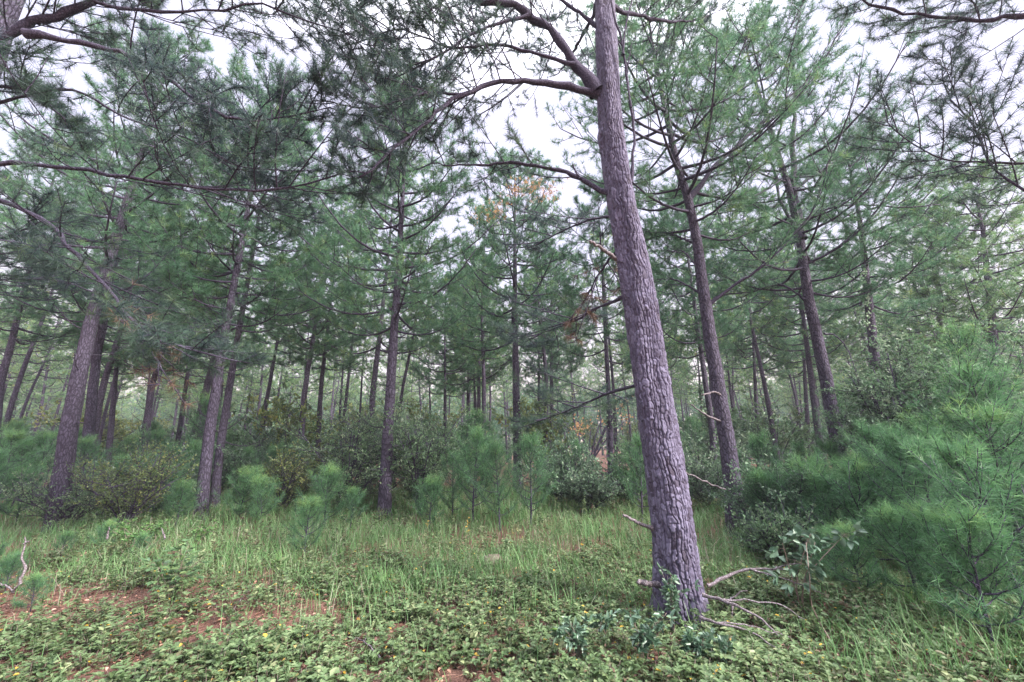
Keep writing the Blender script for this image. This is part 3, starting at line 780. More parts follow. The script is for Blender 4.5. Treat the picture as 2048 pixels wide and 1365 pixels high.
# far woods closing the view
g = Geo(); gen = np.random.default_rng(21)
n = 60000
yy = gen.uniform(76, 100, n); xx = gen.uniform(-1.5, 1.5, n) * yy
hh = 11.5 + 1.5 * np.sin(xx * .35) + 1.2 * np.sin(xx * .9 + 2)
zz = gen.uniform(0, 1, n) ** .8 * hh
c = gen.normal(0, .5, (n, 3)) + np.stack([xx, yy, zz], -1)
needles(g, c, nrm(gen.normal(size=(n, 3)) + [0, 0, .4]), np.full(n, .7), 6, .24, (20, 90), gen)
tag(g.obj('far_woods', M_needle), 'mass of far woods closing the view behind the last trunks', 'woods', kind='stuff')

# ------------------------------------------------------------------ young pines
def young_pine(h, seed, width=.006, k=18, nlen=.145, thin=1.0, dark=False):
    """returns stem and needle geometry for a feathery young pine of height h"""
    gen = np.random.default_rng(seed)
    ax = np.array([[0, 0, -.1], [gen.normal(0, .03), gen.normal(0, .03), h * .4], [gen.normal(0, .06), gen.normal(0, .06), h]])
    st, lf = Geo(), Geo()
    A = resample(ax, 12)
    tubes(st, A[None], np.linspace(.008 + .009 * h, .005, 12)[None], 7)
    n = int((9 + h * 11) * thin)
    P, Ls, z, base = limb_set(ax, gen, h * .14, h * .95, .30 + h * .24, n, m=5, low=20, top=60)
    tubes(st, P, np.linspace(.009, .003, 5)[None] * np.ones((n, 1)), 4)
    S = sprout(P, np.repeat(np.arange(n), 4), np.tile([.35, .55, .72, .88], n) + gen.uniform(-.05, .05, n * 4), np.repeat(Ls * .35 + .05, 4), 1, .3, m=3, gen=gen)
    tubes(st, S, np.linspace(.005, .003, 3)[None] * np.ones((len(S), 1)), 3)
    i1 = np.repeat(np.arange(n), 5); p1, d1 = sample(P, i1, np.tile(np.linspace(.45, 1, 5), n))
    i2 = np.repeat(np.arange(len(S)), 3); p2, d2 = sample(S, i2, np.tile([.4, .75, 1.0], len(S)))
    p3, d3 = sample(A[None], np.zeros(10, int), np.linspace(.6, 1, 10))
    p = np.concatenate([p1, p2, p3]); d = np.concatenate([d1, d2, d3])
    hv = np.clip(p[:, 2] / h, 0, 1); av = np.clip(gen.normal(.42, .16, len(p)) + np.where(hv > .96, .28, 0), 0, 1)
    needles(lf, p, d, np.full(len(p), nlen), k, width, (12, 85), gen, back=.06, droop=.06, av=av)
    return st, lf
young = []
for i, (h, wd, k) in enumerate([(1.0, .005, 13), (1.6, .005, 13), (2.3, .006, 13), (3.0, .007, 12), (1.9, .006, 13), (3.8, .008, 11)]):
    t = thing('young_pine', (0, 0, 0), 'young pine', 'young pine')
    st, lf = young_pine(h, 700 + i, wd, k)
    st.obj('stem', M_limb, t); lf.obj('foliage', M_sapling, t)
    young.append([t, h, False])
def put(stock, idx, loc, s, label, group=None, rz=None, gen=np.random.default_rng(5)):
    e = stock[idx]
    rz = gen.uniform(0, 6.28) if rz is None else rz
    rot = (gen.normal(0, .05), gen.normal(0, .05), rz)
    if not e[2]:
        e[2] = True; o = e[0]
        o.location = loc; o.rotation_euler = rot; o.scale = (s,) * 3
        o['label'] = label
        if group: o['group'] = group
        return o
    o = copy_thing(e[0], loc, rot, (s,) * 3, label, None)
    if group: o['group'] = group
    elif 'group' in o: del o['group']
    return o
def put_h(stock, px, y, h, label, group=None, **kw):
    i = min(range(len(stock)), key=lambda j: abs(stock[j][1] - h) + random.random() * .25)
    B = foot(px, y)
    return put(stock, i, (B[0], B[1], float(gz(B[0], B[1]))), h / stock[i][1], label, group, **kw)
# the small ones standing alone in front of the central pine
for px, y, h, lab in [(300, 9.4, 1.1, 'pale young pine just left of the paired trunks'), (350, 8.9, .8, 'small seedling pine at the foot of the paired trunks, left side'), (520, 8.8, .9, 'small seedling pine in front of the olive bush'), (650, 9.0, 1.1, 'young pine before the drooping dark shrub'), (700, 8.6, .7, 'tiny pine seedling left of the straight pine'), (860, 8.4, .9, 'seedling pine in front of the speckled tall bush'),
                      (905, 9.2, 1.3, 'young pine between the speckled bush and the group of three'), (945, 8.6, 1.75, 'young pine left of three in front of the central pine, with a bare lower stem'),
                      (1000, 8.0, 1.45, 'shorter young pine in the middle of the group before the central pine'),
                      (1062, 8.4, 1.6, 'bushy young pine at the right of the group before the central pine'),
                      (608, 6.6, .75, 'small light green pine seedling in front of the left thicket'),
                      (950, 11.5, 2.4, 'taller pointed young pine behind the group before the central pine'),
                      (475, 9.0, 1.0, 'low young pine right of the pair of trunks'),
                      (1530, 7.0, .6, 'low feathery pine seedling at the foot of the ivy-footed pine'),
                      (1150, 10.5, 1.5, 'young pine between the central pine and the pole-like pine'),
                      (1285, 9.0, 1.6, 'young pine half hidden behind the left side of the large trunk')]:
    put_h(young, px, y, h, lab)
gen = np.random.default_rng(31)
GR = 'feathery young pines crowding the right side'
RIGHT_KIND = lambda y, h: 'nearest, low' if y < 5.7 and h < 1.6 else ('tall' if h > 2.4 else 'mid-height')
RIGHT_N = {}; LEFT_N = {}
for px, y, h in sorted([(1560, 6.5, 1.1), (1640, 6.0, 1.2), (1700, 5.6, 1.1), (1760, 5.2, 1.2), (1810, 5.6, 1.7), (1860, 5.0, 1.5), (1900, 4.5, 1.4), (1960, 5.0, 1.5), (2040, 4.7, 1.1),
                 (2070, 4.6, 1.7), (1780, 6.4, 1.1), (1850, 6.6, 1.4), (1930, 6.2, 2.0), (2000, 5.8, 2.2), (2070, 5.6, 2.5), (1740, 7.9, 1.1), (1900, 8.2, 2.6), (1960, 7.6, 2.9),
                 (2040, 7.0, 3.3), (1830, 9.0, 2.0), (1700, 8.4, 1.5), (1640, 8.6, 1.3), (1600, 7.4, 1.0), (1990, 9.5, 3.6), (1910, 10, 3.0), (1550, 9.2, 1.6), (1530, 7.8, .9),
                 (2000, 3.5, .9), (1930, 3.9, .9), (1680, 4.8, .6), (1740, 4.4, .6), (1840, 4.2, .8), (2090, 3.6, 1.4)]):
    side = RIGHT_KIND(y, h); RIGHT_N[side] = RIGHT_N.get(side, 0) + 1
    put_h(young, px + gen.uniform(-6, 6), y, h * gen.uniform(.92, 1.08), {'nearest, low': 'low feathery young pine, %s from the left in the front row of the right thicket', 'tall': 'tall feathery young pine, %s from the left deep in the right thicket',
          'mid-height': 'waist-high feathery young pine, %s from the left mid-row in the right thicket'}[side] % ORD[RIGHT_N[side] - 1], GR + (', ' + side))
GL = 'young pines along the left edge of the clearing'
for px, y, h in sorted([(10, 5.2, .35), (-30, 5.6, .5), (120, 6.6, .35), (200, 7.0, .4), (30, 9.6, 1.1), (-40, 9.4, 1.4), (20, 11.4, 1.9), (-20, 10.5, 1.9), (200, 10.2, 1.3), (260, 10.0, 1.4),
                 (320, 10.2, 1.4), (350, 11.2, 1.6), (70, 11.5, 2.0), (150, 12, 2.0), (-10, 12.5, 2.4), (290, 12.4, 2.0), (480, 12.2, 1.6), (530, 11.8, 1.5), (580, 12.6, 1.6), (280, 6.6, .35), (60, 4.6, .3)]):
    front = y < 7.3; LEFT_N[front] = LEFT_N.get(front, 0) + 1
    put_h(young, px, y, h * gen.uniform(.9, 1.1), ('low bright young pine, %s from the left at the front of the left edge' if front else 'bushy young pine, %s from the left, rear of the left thicket') % ORD[LEFT_N[front] - 1],
          GL + (', front' if front else ', rear'))
GB = 'young pines growing under the background stand'
GBo = []
for i in range(64):
    y = gen.uniform(13, 34); x = gen.uniform(-1.3, 1.3) * y
    if .09 < x / y < .33: continue
    e = gen.integers(1, 6); h = gen.uniform(1.2, 3.2)
    GBo.append(put(young, e, (x, y, 0), h / young[e][1], 'distant young pine', GB))
name_by_zone(GBo, 'distant bushy young pine')

# ------------------------------------------------------------------ shrubs
def shrub_geo(h, r, seed, size=.05, nst=12, dens=1.0, layered=False, aspect=.5):
    gen = np.random.default_rng(seed)
    st, lf = Geo(), Geo()
    a = gen.uniform(0, 6.28, nst); lean = gen.uniform(.1, 1.0, nst) * r
    s = np.linspace(0, 1, 6)[None, :, None]
    hh = h * gen.uniform(.6, 1.0, nst)
    out = np.stack([np.cos(a), np.sin(a), 0 * a], -1)
    P = out[:, None] * (lean[:, None, None] * s ** 1.3) + np.array([0, 0, 1.0]) * (hh[:, None, None] * (s - (.25 * (lean / r)[:, None, None]) * s * s)) + gen.normal(0, .02, (nst, 6, 3)) * s
    tubes(st, P, np.linspace(.018, .006, 6)[None] * np.ones((nst, 1)) * (.6 + .25 * h), 5)
    ns = int(9 * dens)
    idx = np.repeat(np.arange(nst), ns)
    S = sprout(P, idx, gen.uniform(.15, 1, len(idx)), gen.uniform(.35, .8, len(idx)) * r * .55 + .1, .6, -.05 if layered else .25, m=5, curl=-.1 if layered else .15, gen=gen, jit=.45)
    tubes(st, S, np.linspace(.007, .003, 5)[None] * np.ones((len(S), 1)), 4)
    nt_ = int(7 * dens)
    i2 = np.repeat(np.arange(len(S)), nt_)
    T = sprout(S, i2, gen.uniform(.2, 1, len(i2)), gen.uniform(.12, .3, len(i2)), .8, 0 if layered else .15, m=3, curl=.1, gen=gen, jit=.5)
    tubes(st, T, np.linspace(.004, .002, 3)[None] * np.ones((len(T), 1)), 3)
    i3 = np.repeat(np.arange(len(T)), 7)
    p, d = sample(T, i3, gen.uniform(.1, 1, len(i3)))
    d = nrm(d * .6 + gen.normal(0, .6, d.shape))
    av = np.clip(np.repeat(gen.normal(.5, .16, len(T)), 7) + gen.normal(0, .1, len(i3)), 0, 1)
    leaves(lf, p, d, size, gen, aspect=aspect, flat=.75 if layered else .5, a=av)
    return st, lf
def shrub(name, px, y, h, r, label, seed, mat, group=None, **kw):
    B = foot(px, y); B[2] = gz(B[0], B[1]) - .02
    t = thing(name, B, label, 'shrub', group)
    st, lf = shrub_geo(h, r, seed, **kw)
    st.obj('stems', M_limb, t); lf.obj('foliage', mat, t)
    return t
shrub('shrub', 690, 10.4, 2.5, 1.9, 'dark shrub with drooping flat sprays left of the straight pine', 801, M_shrub, layered=True, nst=16, dens=1.2, size=.055)
shrub('shrub', 838, 10.2, 3.0, 1.3, 'tall dark bush right of the straight pine, its right side speckled with pale leaves', 802, M_shrub, layered=True, nst=18, dens=1.25, size=.055)
shrub('shrub', 770, 12.5, 3.0, 2.2, 'rear half of the dark bush mass behind the straight pine', 803, M_shrub_dark, layered=True, nst=16, dens=1.1, size=.06)
shrub('shrub', 560, 10.6, 1.5, 1.1, 'olive bush with yellowing leaves between the seedling and the left pair of trunks', 804, M_shrub_olive, nst=14)
shrub('shrub', 1120, 10.8, 1.6, 1.1, 'pale-leaved arching bush right of the central pine', 805, M_vine, nst=14, dens=1.1, size=.06)
shrub('shrub', 1185, 9.6, .95, .8, 'low pale bush trailing into the grass left of the large trunk', 806, M_vine, nst=12, size=.06)
shrub('shrub', 1270, 10.5, 1.7, 1.0, 'leafy bush directly left of the large trunk behind the grass', 807, M_shrub, nst=12, size=.06)
shrub('shrub', 1610, 6.4, 1.05, .85, 'pale-leaved vine-tangled bush below the trunk with upright stems', 808, M_vine, nst=16, dens=1.2, size=.05)
shrub('shrub', 1565, 5.6, .55, .4, 'small dark-hearted bush beside the broad-leaved sapling at right', 809, M_shrub, nst=10, size=.05)
shrub('shrub', 245, 8.6, 1.5, 1.1, 'olive-green bush with some yellow leaves in front of the left trunks', 810, M_shrub_olive, nst=14, size=.045)
shrub('shrub', 130, 9.0, 1.3, 1.0, 'grey-green twiggy bush covering the foot of the stout dark pine', 811, M_shrub, nst=12, size=.04)
shrub('shrub', 520, 13.0, 2.0, 1.6, 'pale green bush behind the low young pine right of the pair', 812, M_vine, nst=14, size=.06)
shrub('shrub', 1330, 12.5, 1.6, 1.4, 'bush glimpsed behind the large trunk', 813, M_shrub, nst=12, size=.06)
shrub('shrub', 1415, 10.2, 1.1, .9, 'low bush between the large trunk and the ivy-footed pine', 814, M_vine, nst=12, size=.055)
shrub('shrub', 1850, 7.6, 3.6, .95, 'tall mound of pale vines and leaves smothering the pine at right', 815, M_vine, layered=True, nst=24, dens=1.5, size=.06)
shrub('shrub', 1930, 9.0, 3.9, 1.6, 'broad leafy tangle behind the vine mound at the right', 816, M_shrub, nst=22, dens=1.4, size=.075)
shrub('shrub', 345, 11.2, 1.5, 1.3, 'pale green brush between the left trunks and the pair', 818, M_vine, nst=14, size=.06)
shrub('shrub', 450, 14.5, 2.2, 1.6, 'light green brush rising behind the pair of trunks', 819, M_shrub, nst=14, size=.08)
shrub('shrub', 1990, 10.5, 4.6, 2.0, 'large leafy tree-like bush at the right border', 817, M_shrub_dark, nst=20, dens=1.4, size=.08)
bst = []
for i, (h, r, m) in enumerate([(1.8, 1.5, M_shrub), (2.6, 1.8, M_shrub_dark), (1.5, 1.3, M_vine), (2.2, 1.6, M_shrub_olive)]):
    t = thing('shrub', (0, 0, 0), 'bush', 'shrub')
    st, lf = shrub_geo(h, r, 830 + i, size=.10, nst=10, dens=.8)
    st.obj('stems', M_limb, t); lf.obj('foliage', m, t)
    bst.append([t, h, False])
BB = {}
for i in range(120):
    y = gen.uniform(13.5, 60); x = gen.uniform(-1.3, 1.3) * y
    if .09 < x / y < .33 and y < 44: continue
    e = i % 4
    k_ = ['grey-green', 'dark green', 'pale-leaved', 'olive'][e] + (' bush' if y < 32 else ' far bush')
    BB.setdefault(k_, []).append(put(bst, e, (x, y, 0), gen.uniform(.7, 1.35) * (1 + y / 60), 'understory bush', 'bushes'))
for k_, l_ in BB.items(): name_by_zone(l_, k_)

# ------------------------------------------------------------------ vines on trunks
def vine(B, ax, z0, z1, rad, n, label, seed, size=.05, mat=M_vine, bulge=.03):
    gen = np.random.default_rng(seed)
    t = thing('climbing_vine', B, label, 'vine')
    st, lf = Geo(), Geo()
    for j in range(5):
        z = np.linspace(z0, z1 * gen.uniform(.6, 1), 40); th = gen.uniform(0, 6.28) + np.cumsum(gen.normal(0, .16, 40))
        c = np.stack([np.interp(z, ax[:, 2], ax[:, 0]), np.interp(z, ax[:, 2], ax[:, 1]), z], -1)
        q = c + (rad + .008) * np.stack([np.cos(th), np.sin(th), 0 * z], -1)
        tubes(st, q[None], np.linspace(.008, .004, 40)[None], 4)
        i3 = gen.integers(0, 39, n // 5)
        p = q[i3] + gen.normal(0, 1, (len(i3), 3)) * [.03, .03, .04] + nrm(q[i3] - c[i3]) * gen.uniform(0, bulge * 2, (len(i3), 1))
        leaves(lf, p, nrm((q[i3] - c[i3]) / rad + gen.normal(0, .6, p.shape)), size, gen, aspect=.8, flat=.4)
    st.obj('stem', M_limb, t); lf.obj('leaves', mat, t)
vine(B1, ax1, 0, 1.25, .24, 420, 'ivy climbing the foot of the leaning pine right of the large trunk', 901)
Bc, axc = axis_from(1036, 14.0, [(1034, 850), (1030, 640), (1030, 440)], 12.6)
vine(Bc, axc, .6, 3.6, .19, 380, 'vine climbing the lower trunk of the central pine', 902, size=.08)
Br, axr = axis_from(1430, 15.0, [(1424, 860), (1410, 760)], 11.5)
vine(Br, axr, .6, 4.4, .15, 360, 'vine wrapping the slender pine between the two leaning trunks', 903, size=.09)
Bt, axt = axis_from(1222, 12.0, [(1220, 850), (1212, 690)], 10.0)
vine(Bt, axt, 2.0, 4.0, .11, 120, 'sparse vine on the thin pole-like pine', 904, size=.07)
Bv, axv = axis_from(1780, 10.5, [(1770, 880), (1748, 700), (1738, 610)], 10.5)
vine(Bv, axv, 1.0, 6.2, .26, 1500, 'heavy vine hanging round the dark pine inside the right thicket', 905, size=.09, bulge=.16)

# ------------------------------------------------------------------ ground layer
gen = np.random.default_rng(41)
def fbm(x, y, s=1.0):
    return (np.sin(x * 1.3 * s + 2.1) * np.cos(y * 1.7 * s + .4) + .6 * np.sin(x * 3.1 * s - y * 2.3 * s) + .4 * np.cos(x * 6.7 * s + y * 5.1 * s)) / 2
def in_view(x, y, marg=1.0):
    return np.abs(x) < 1.32 * y + marg
# low leafy cover
n = 52000
y = gen.uniform(1.4, 6.8, n); x = gen.uniform(-9, 9, n)
def bare_f(x, y):                        # the bare reddish patch at left and its broken tail to the right
    return (np.exp(-((x + 4.0) / 1.5) ** 2 - ((y - 4.75) / .5) ** 2) + .9 * np.exp(-((x + 2.4) / .8) ** 2 - ((y - 4.1) / .32) ** 2) + .8 * np.exp(-((x + 6.2) / 1.2) ** 2 - ((y - 5.1) / .5) ** 2)
            + .8 * np.exp(-((x + 1.0) / .45) ** 2 - ((y - 3.3) / .2) ** 2) + .6 * np.exp(-((x - 1.5) / .5) ** 2 - ((y - 3.6) / .25) ** 2))
bare = bare_f(x, y)
dens = np.clip(.50 + .14 * np.clip((4.1 - y) / .6, 0, 1) + .45 * fbm(x + 1.7, y + 2.2, 3.1) + .5 * fbm(x, y, 1.6) + .3 * fbm(x + 3, y, 5) - .8 * bare - np.clip((y - 5.0) / 1.6, 0, 1) * .5, 0.03, 1)
k_ = (gen.random(n) < dens) & in_view(x, y, .6)
x, y = x[k_], y[k_]
g = Geo(); gs = Geo()
hgt = gen.uniform(.02, .20, len(x)) ** 1.15 * (1 + .5 * fbm(x, y, 1.6))
top = np.stack([x + gen.normal(0, .03, len(x)), y + gen.normal(0, .03, len(x)), gz(x, y) + hgt], -1)
base = np.stack([x, y, gz(x, y) - .01], -1)
tubes(gs, np.stack([base, (base + top) / 2 + gen.normal(0, .006, base.shape), top], 1), np.array([[.0022, .002, .0014]]) * np.ones((len(x), 1)), 3)
# compound leaves: 5-7 leaflets along a short arched rib, 3 ribs per plant
for r in range(4):
    a = gen.uniform(0, 6.28, len(x)); d = np.stack([np.cos(a), np.sin(a), gen.uniform(-.1, .5, len(x))], -1)
    sz = gen.uniform(.02, .042, len(x)) * (1.05 + .4 * fbm(x - 4, y + 1, 2.4))
    sidev = np.stack([-np.sin(a), np.cos(a), 0 * a], -1)
    o = top - np.array([0, 0, .02]) * r
    for (u, s) in ((.25, 1), (.25, -1), (.55, 1), (.55, -1), (.8, 0)):
        p = o + d * (sz * 2.0 * u)[:, None]
        yel = np.where(gen.random(len(x)) < .008, .9, 0) + gen.normal(.45, .15, len(x)); yel = np.clip(yel, 0, 1.2)
        leaves(g, p, nrm(d + sidev * s * 1.1 + [0, 0, .1]), sz, gen, aspect=.62, flat=.85, a=yel)
tag(g.obj('ground_cover', M_ground_leaf), 'low pale green leafy cover with scattered yellow leaves over the foreground', 'ground cover', kind='stuff')
tag(gs.obj('ground_cover_stems', M_drystem), 'thin brown stems under the low leafy ground cover', 'ground cover', kind='stuff')
# litter: needles and twigs lying flat
n = 60000
y = gen.uniform(1.5, 7.5, n); x = gen.uniform(-1, 1, n) * (1.3 * y + .5)
p = np.stack([x, y, gz(x, y) + gen.uniform(.004, .03, n)], -1)
a = gen.uniform(0, 6.28, n); d = np.stack([np.cos(a), np.sin(a), gen.normal(.03, .1, n)], -1)
g = Geo(); needles(g, p, nrm(d), np.full(n, .10), 1, .0028, (0, 10), gen)
M_litter = foliage('fallen needles', [(0.0, (.12, .06, .045)), (0.5, (.27, .14, .10)), (1.0, (.45, .30, .23))], trans=.05)
tag(g.obj('needle_litter', M_litter), 'reddish fallen pine needles strewn over the foreground soil', 'fallen needles', kind='stuff')
# fallen brown and tan leaves among the cover
n = 9000
y = gen.uniform(1.5, 7.5, n); x = gen.uniform(-1, 1, n) * (1.3 * y + .5)
g = Geo(); a = gen.uniform(0, 6.28, n)
leaves(g, np.stack([x, y, gz(x, y) + gen.uniform(.01, .05, n)], -1), nrm(np.stack([np.cos(a), np.sin(a), gen.normal(0, .25, n)], -1)), .035, gen, aspect=.6, flat=.7, fold=.2)
tag(g.obj('fallen_leaves', M_litter), 'curled brown fallen leaves scattered through the foreground', 'fallen leaves', kind='stuff')
# grass
def blades(g, x, y, h, w, gen, lean=.5, az=None):
    n = len(x)
    a = gen.uniform(0, 6.28, n) if az is None else az
    o = np.stack([np.cos(a), np.sin(a), 0 * a], -1); s_ = np.stack([-np.sin(a), np.cos(a), 0 * a], -1)
    b = np.stack([x, y, gz(x, y) - .01], -1)
    L = (h * gen.uniform(.1, lean, n))[:, None]
    rows = []
    for t, ww in ((0, 1), (.4, .85), (.75, .55)):
        c = b + o * L * t ** 1.8 + np.array([0, 0, 1.0]) * (h * (t - .18 * t * t))[:, None]
        rows += [c - s_ * (w * ww / 2)[:, None], c + s_ * (w * ww / 2)[:, None]]
    tip = b + o * L + np.array([0, 0, 1.0]) * (h * .78)[:, None]
    X = np.stack(rows + [tip], 1).reshape(-1, 3)
    q = np.arange(n)[:, None] * 7
    av = np.clip(gen.normal(.5, .2, n), 0, 1)
    g.add(X, np.concatenate([q + np.array([[0, 1, 3, 2]]), q + np.array([[2, 3, 5, 4]])]), np.repeat(av, 7))
    g.f.append((q + np.array([[4, 5, 6]])) + g.n - len(X))
n = 170000
y = 3.0 + gen.random(n) ** .9 * 12; x = gen.uniform(-1, 1, n) * (1.2 * y)
dn = np.clip(.55 + .5 * fbm(x, y, 1.2), .08, 1) * np.clip((y - 3.7) / 1.5, .035, 1)
dn *= np.where((x < -2) & (y < 5.2), .5, 1)
dn *= 1 - .9 * np.clip(bare_f(x, y), 0, 1)
dn = np.maximum(dn, np.where((x > 2.2) & (y > 2.7) & (y < 6), .45, 0))
k_ = gen.random(n) < dn; x, y = x[k_], y[k_]
g = Geo()
blades(g, x, y, gen.uniform(.10, .42, len(x)) * (1 + .4 * fbm(x, y, .8)), gen.uniform(.004, .009, len(x)) * np.clip(y / 7, .8, 1.6), gen, lean=.9)
tag(g.obj('grass', M_grass), 'tall thin meadow grass filling the clearing', 'grass', kind='stuff')
# leafy weeds among the grass
n = 5200
y = gen.uniform(3.0, 14, n); x = gen.uniform(-1, 1, n) * 1.1 * y
k_ = gen.random(n) < (.5 + .5 * fbm(x, y, 1.1)) * (1 - .9 * np.clip(bare_f(x, y), 0, 1)); x, y = x[k_], y[k_]
h = gen.uniform(.12, .40, len(x)) * np.clip(y / 7, .6, 2.0)
b = np.stack([x, y, gz(x, y)], -1); tp = b + np.stack([gen.normal(0, .04, len(x)), gen.normal(0, .04, len(x)), h], -1)
S = np.stack([b, (b + tp) / 2, tp], 1)
i3 = np.repeat(np.arange(len(S)), 14); p, d = sample(S, i3, gen.uniform(.25, 1, len(i3)))
g = Geo(); leaves(g, p, nrm(gen.normal(size=p.shape) * [1, 1, .4] + [0, 0, .35]), .05, gen, aspect=.42, a=np.clip(np.repeat(gen.normal(.5, .2, len(S)), 14), 0, .9))
tubes(g, S, np.array([[.003, .0025, .0015]]) * np.ones((len(S), 1)), 3)
tag(g.obj('weeds', M_ground_leaf), 'small leafy weeds scattered through the meadow grass', 'weeds', kind='stuff')
# dry brown stems and brush
n = 9000
y = gen.uniform(4.5, 11, n); x = gen.uniform(-1, 1, n) * 1.15 * y
k_ = gen.random(n) < np.clip(.25 + .5 * np.exp(-((x + 4.4) / 1.6) ** 2 - ((y - 7.6) / .9) ** 2) + .3 * fbm(x, y, 2), 0, 1); x, y = x[k_], y[k_]
g = Geo(); blades(g, x, y, gen.uniform(.12, .5, len(x)), np.full(len(x), .004), gen, lean=1.4)
tag(g.obj('dry_stems', M_drystem), 'dry brown stalks standing among the green grass', 'dry grass', kind='stuff')

# grass clumps one can pick out
for i, (px, py, h, lab) in enumerate([(765, 1180, .28, 'dark green grass clump left of two in the front centre'), (840, 1180, .26, 'narrow upright grass clump right of the front pair'),
        (985, 1185, .28, 'grass clump with arching blades in the front centre near the small stone'), (1060, 1165, .34, 'broad grass clump between the small stone and the large trunk'),
        (560, 1145, .28, 'grass clump right of the lobed-leaf sapling'), (1150, 1140, .30, 'grass clump in the meadow left of the large trunk'),
        (1820, 1240, .34, 'bright grass clump at the lower right before the young pines'), (1880, 1270, .36, 'taller grass clump at the lower right border of the thicket'),
        (1420, 1330, .16, 'short grass clump at the bottom edge below the large trunk'), (680, 1120, .24, 'pale grass clump in the meadow left of centre')]):
    B = ground(px, py); B[2] = 0
    g = Geo(); m = 60
    q = gen.normal(0, .035, (m, 2))
    az = np.arctan2(q[:, 1], q[:, 0]) + gen.normal(0, .5, m)
    blades(g, B[0] + q[:, 0], B[1] + q[:, 1], h * gen.uniform(.6, 1.15, m), gen.uniform(.007, .012, m), gen, lean=.75, az=az)
    o = g.obj('grass_clump', M_clump)
    for v in o.data.vertices: v.co -= Vector((B[0], B[1], 0))
    o.location = (B[0], B[1], 0)
    tag(o, lab, 'grass clump', 'upright grass clumps in the clearing')

# broad-leaved plants
def plant(name, base, tips, label, seed, mat, size=.07, nl=60, rstem=.006, spread=.12, aspect=.5, group=None, lobed=False, z=0.0, droop=0.0):
    gen = np.random.default_rng(seed)
    B = np.array(base, dtype=float)
    t = thing(name, B, label, 'plant', group)
    st, lf = Geo(), Geo()
    for tp in tips:
        P = resample(np.array([[0, 0, 0]] + [list(np.array(q) - B) for q in tp]), 10)
        tubes(st, P[None], np.linspace(rstem, rstem * .4, 10)[None], 5)
        i3 = np.zeros(nl, int); tt = gen.uniform(.35, 1, nl)
        p, d = sample(P[None], i3, tt)
        d = nrm(gen.normal(size=p.shape) * [1, 1, .35] + [0, 0, .15])
        q = p + d * gen.uniform(.2, 1, (nl, 1)) * spread
        tubes(st, np.stack([p, (p + q) / 2 + [0, 0, .01], q], 1), np.array([[.0022, .0018, .0014]]) * np.ones((nl, 1)), 3)
        if lobed:
            for ang in (-1.25, -.6, 0, .6, 1.25):
                c, s = math.cos(ang), math.sin(ang)
                dd = np.stack([d[:, 0] * c - d[:, 1] * s, d[:, 0] * s + d[:, 1] * c, d[:, 2]], -1)
                leaves(lf, q, nrm(dd), size * (1 - .25 * abs(ang)), gen, aspect=.5, flat=.97, fold=.05, droop=droop)
        else:
            for kk in range(4):
                leaves(lf, q, nrm(d + gen.normal(0, .55, d.shape) + [0, 0, .2]), size, gen, aspect=aspect, flat=.6, droop=droop)
    st.obj('stem', M_drystem, t); lf.obj('leaves', mat, t)
    return t
def up(p, dx, dy, dz): return (p[0] + dx, p[1] + dy, dz)
B = ground(340, 1205)
plant('leafy_sapling', B, [[up(B, .03, 0, .25), up(B, .10, 0, .56)], [up(B, -.1, 0, .2), up(B, -.26, .05, .38)], [up(B, .12, -.05, .25), up(B, .30, -.05, .44)], [up(B, -.02, .1, .25), up(B, -.06, .1, .5)]],
      'small sapling with lobed maple-like leaves in the left foreground', 1001, M_lobed, size=.085, nl=20, spread=.14, lobed=True)
B = ground(1672, 1300)
tp = at(1612, 1085, 3.75)
plant('leafy_sapling', B, [[(B[0] - .06, B[1] + .1, .25), (B[0] - .13, 3.6, .5), tuple(tp)]], 'thin tall-stemmed sapling with a spray of broad pale leaves at right', 1002, M_lobed, size=.001, nl=1, rstem=.006)
tp0 = tp
plant('leafy_sapling', (tp[0] + .1, tp[1] + .35, 0), [[(tp[0] + .02, tp[1] + .3, .35), tuple(at(1560, 1070, 4.1))], [(tp[0] + .05, tp[1] + .3, .35), tuple(at(1625, 1055, 4.1))], [(tp[0] + .12, tp[1] + .3, .35), tuple(at(1690, 1068, 4.1))], [(tp[0] + .1, tp[1] + .3, .30), tuple(at(1630, 1085, 4.0))]],
      'broad-leaved shrub with large glossy pale leaves in front of the right thicket', 1003, M_bluegreen, size=.085, nl=12, spread=.16, aspect=.55, droop=.15)
for i, (px, py, h, r, lab) in enumerate([(1350, 1270, .50, .13, 'upright blue-green plant against the foot of the large trunk'), (1290, 1350, .38, .13, 'blue-green plant at the bottom edge below the large trunk'),
        (1150, 1340, .30, .14, 'blue-green plant at the bottom left of the large trunk'), (1395, 1355, .26, .10, 'small blue-green plant at the bottom edge right of the larger one'),
        (1450, 1345, .22, .09, 'small blue-green plant beneath the fallen branches'), (1205, 1280, .16, .07, 'little blue-green shoot in the cover left of the large trunk')]):
    B = ground(px, py)
    tips = [[up(B, gen.normal(0, .03), gen.normal(0, .02), h * .5), up(B, gen.normal(0, r), gen.normal(0, r * .5), h * gen.uniform(.7, 1.05))] for _ in range(6)]
    plant('leafy_plant', B, tips, lab, 1010 + i, M_bluegreen, size=.062, nl=8, spread=.03, aspect=.4, rstem=.003)
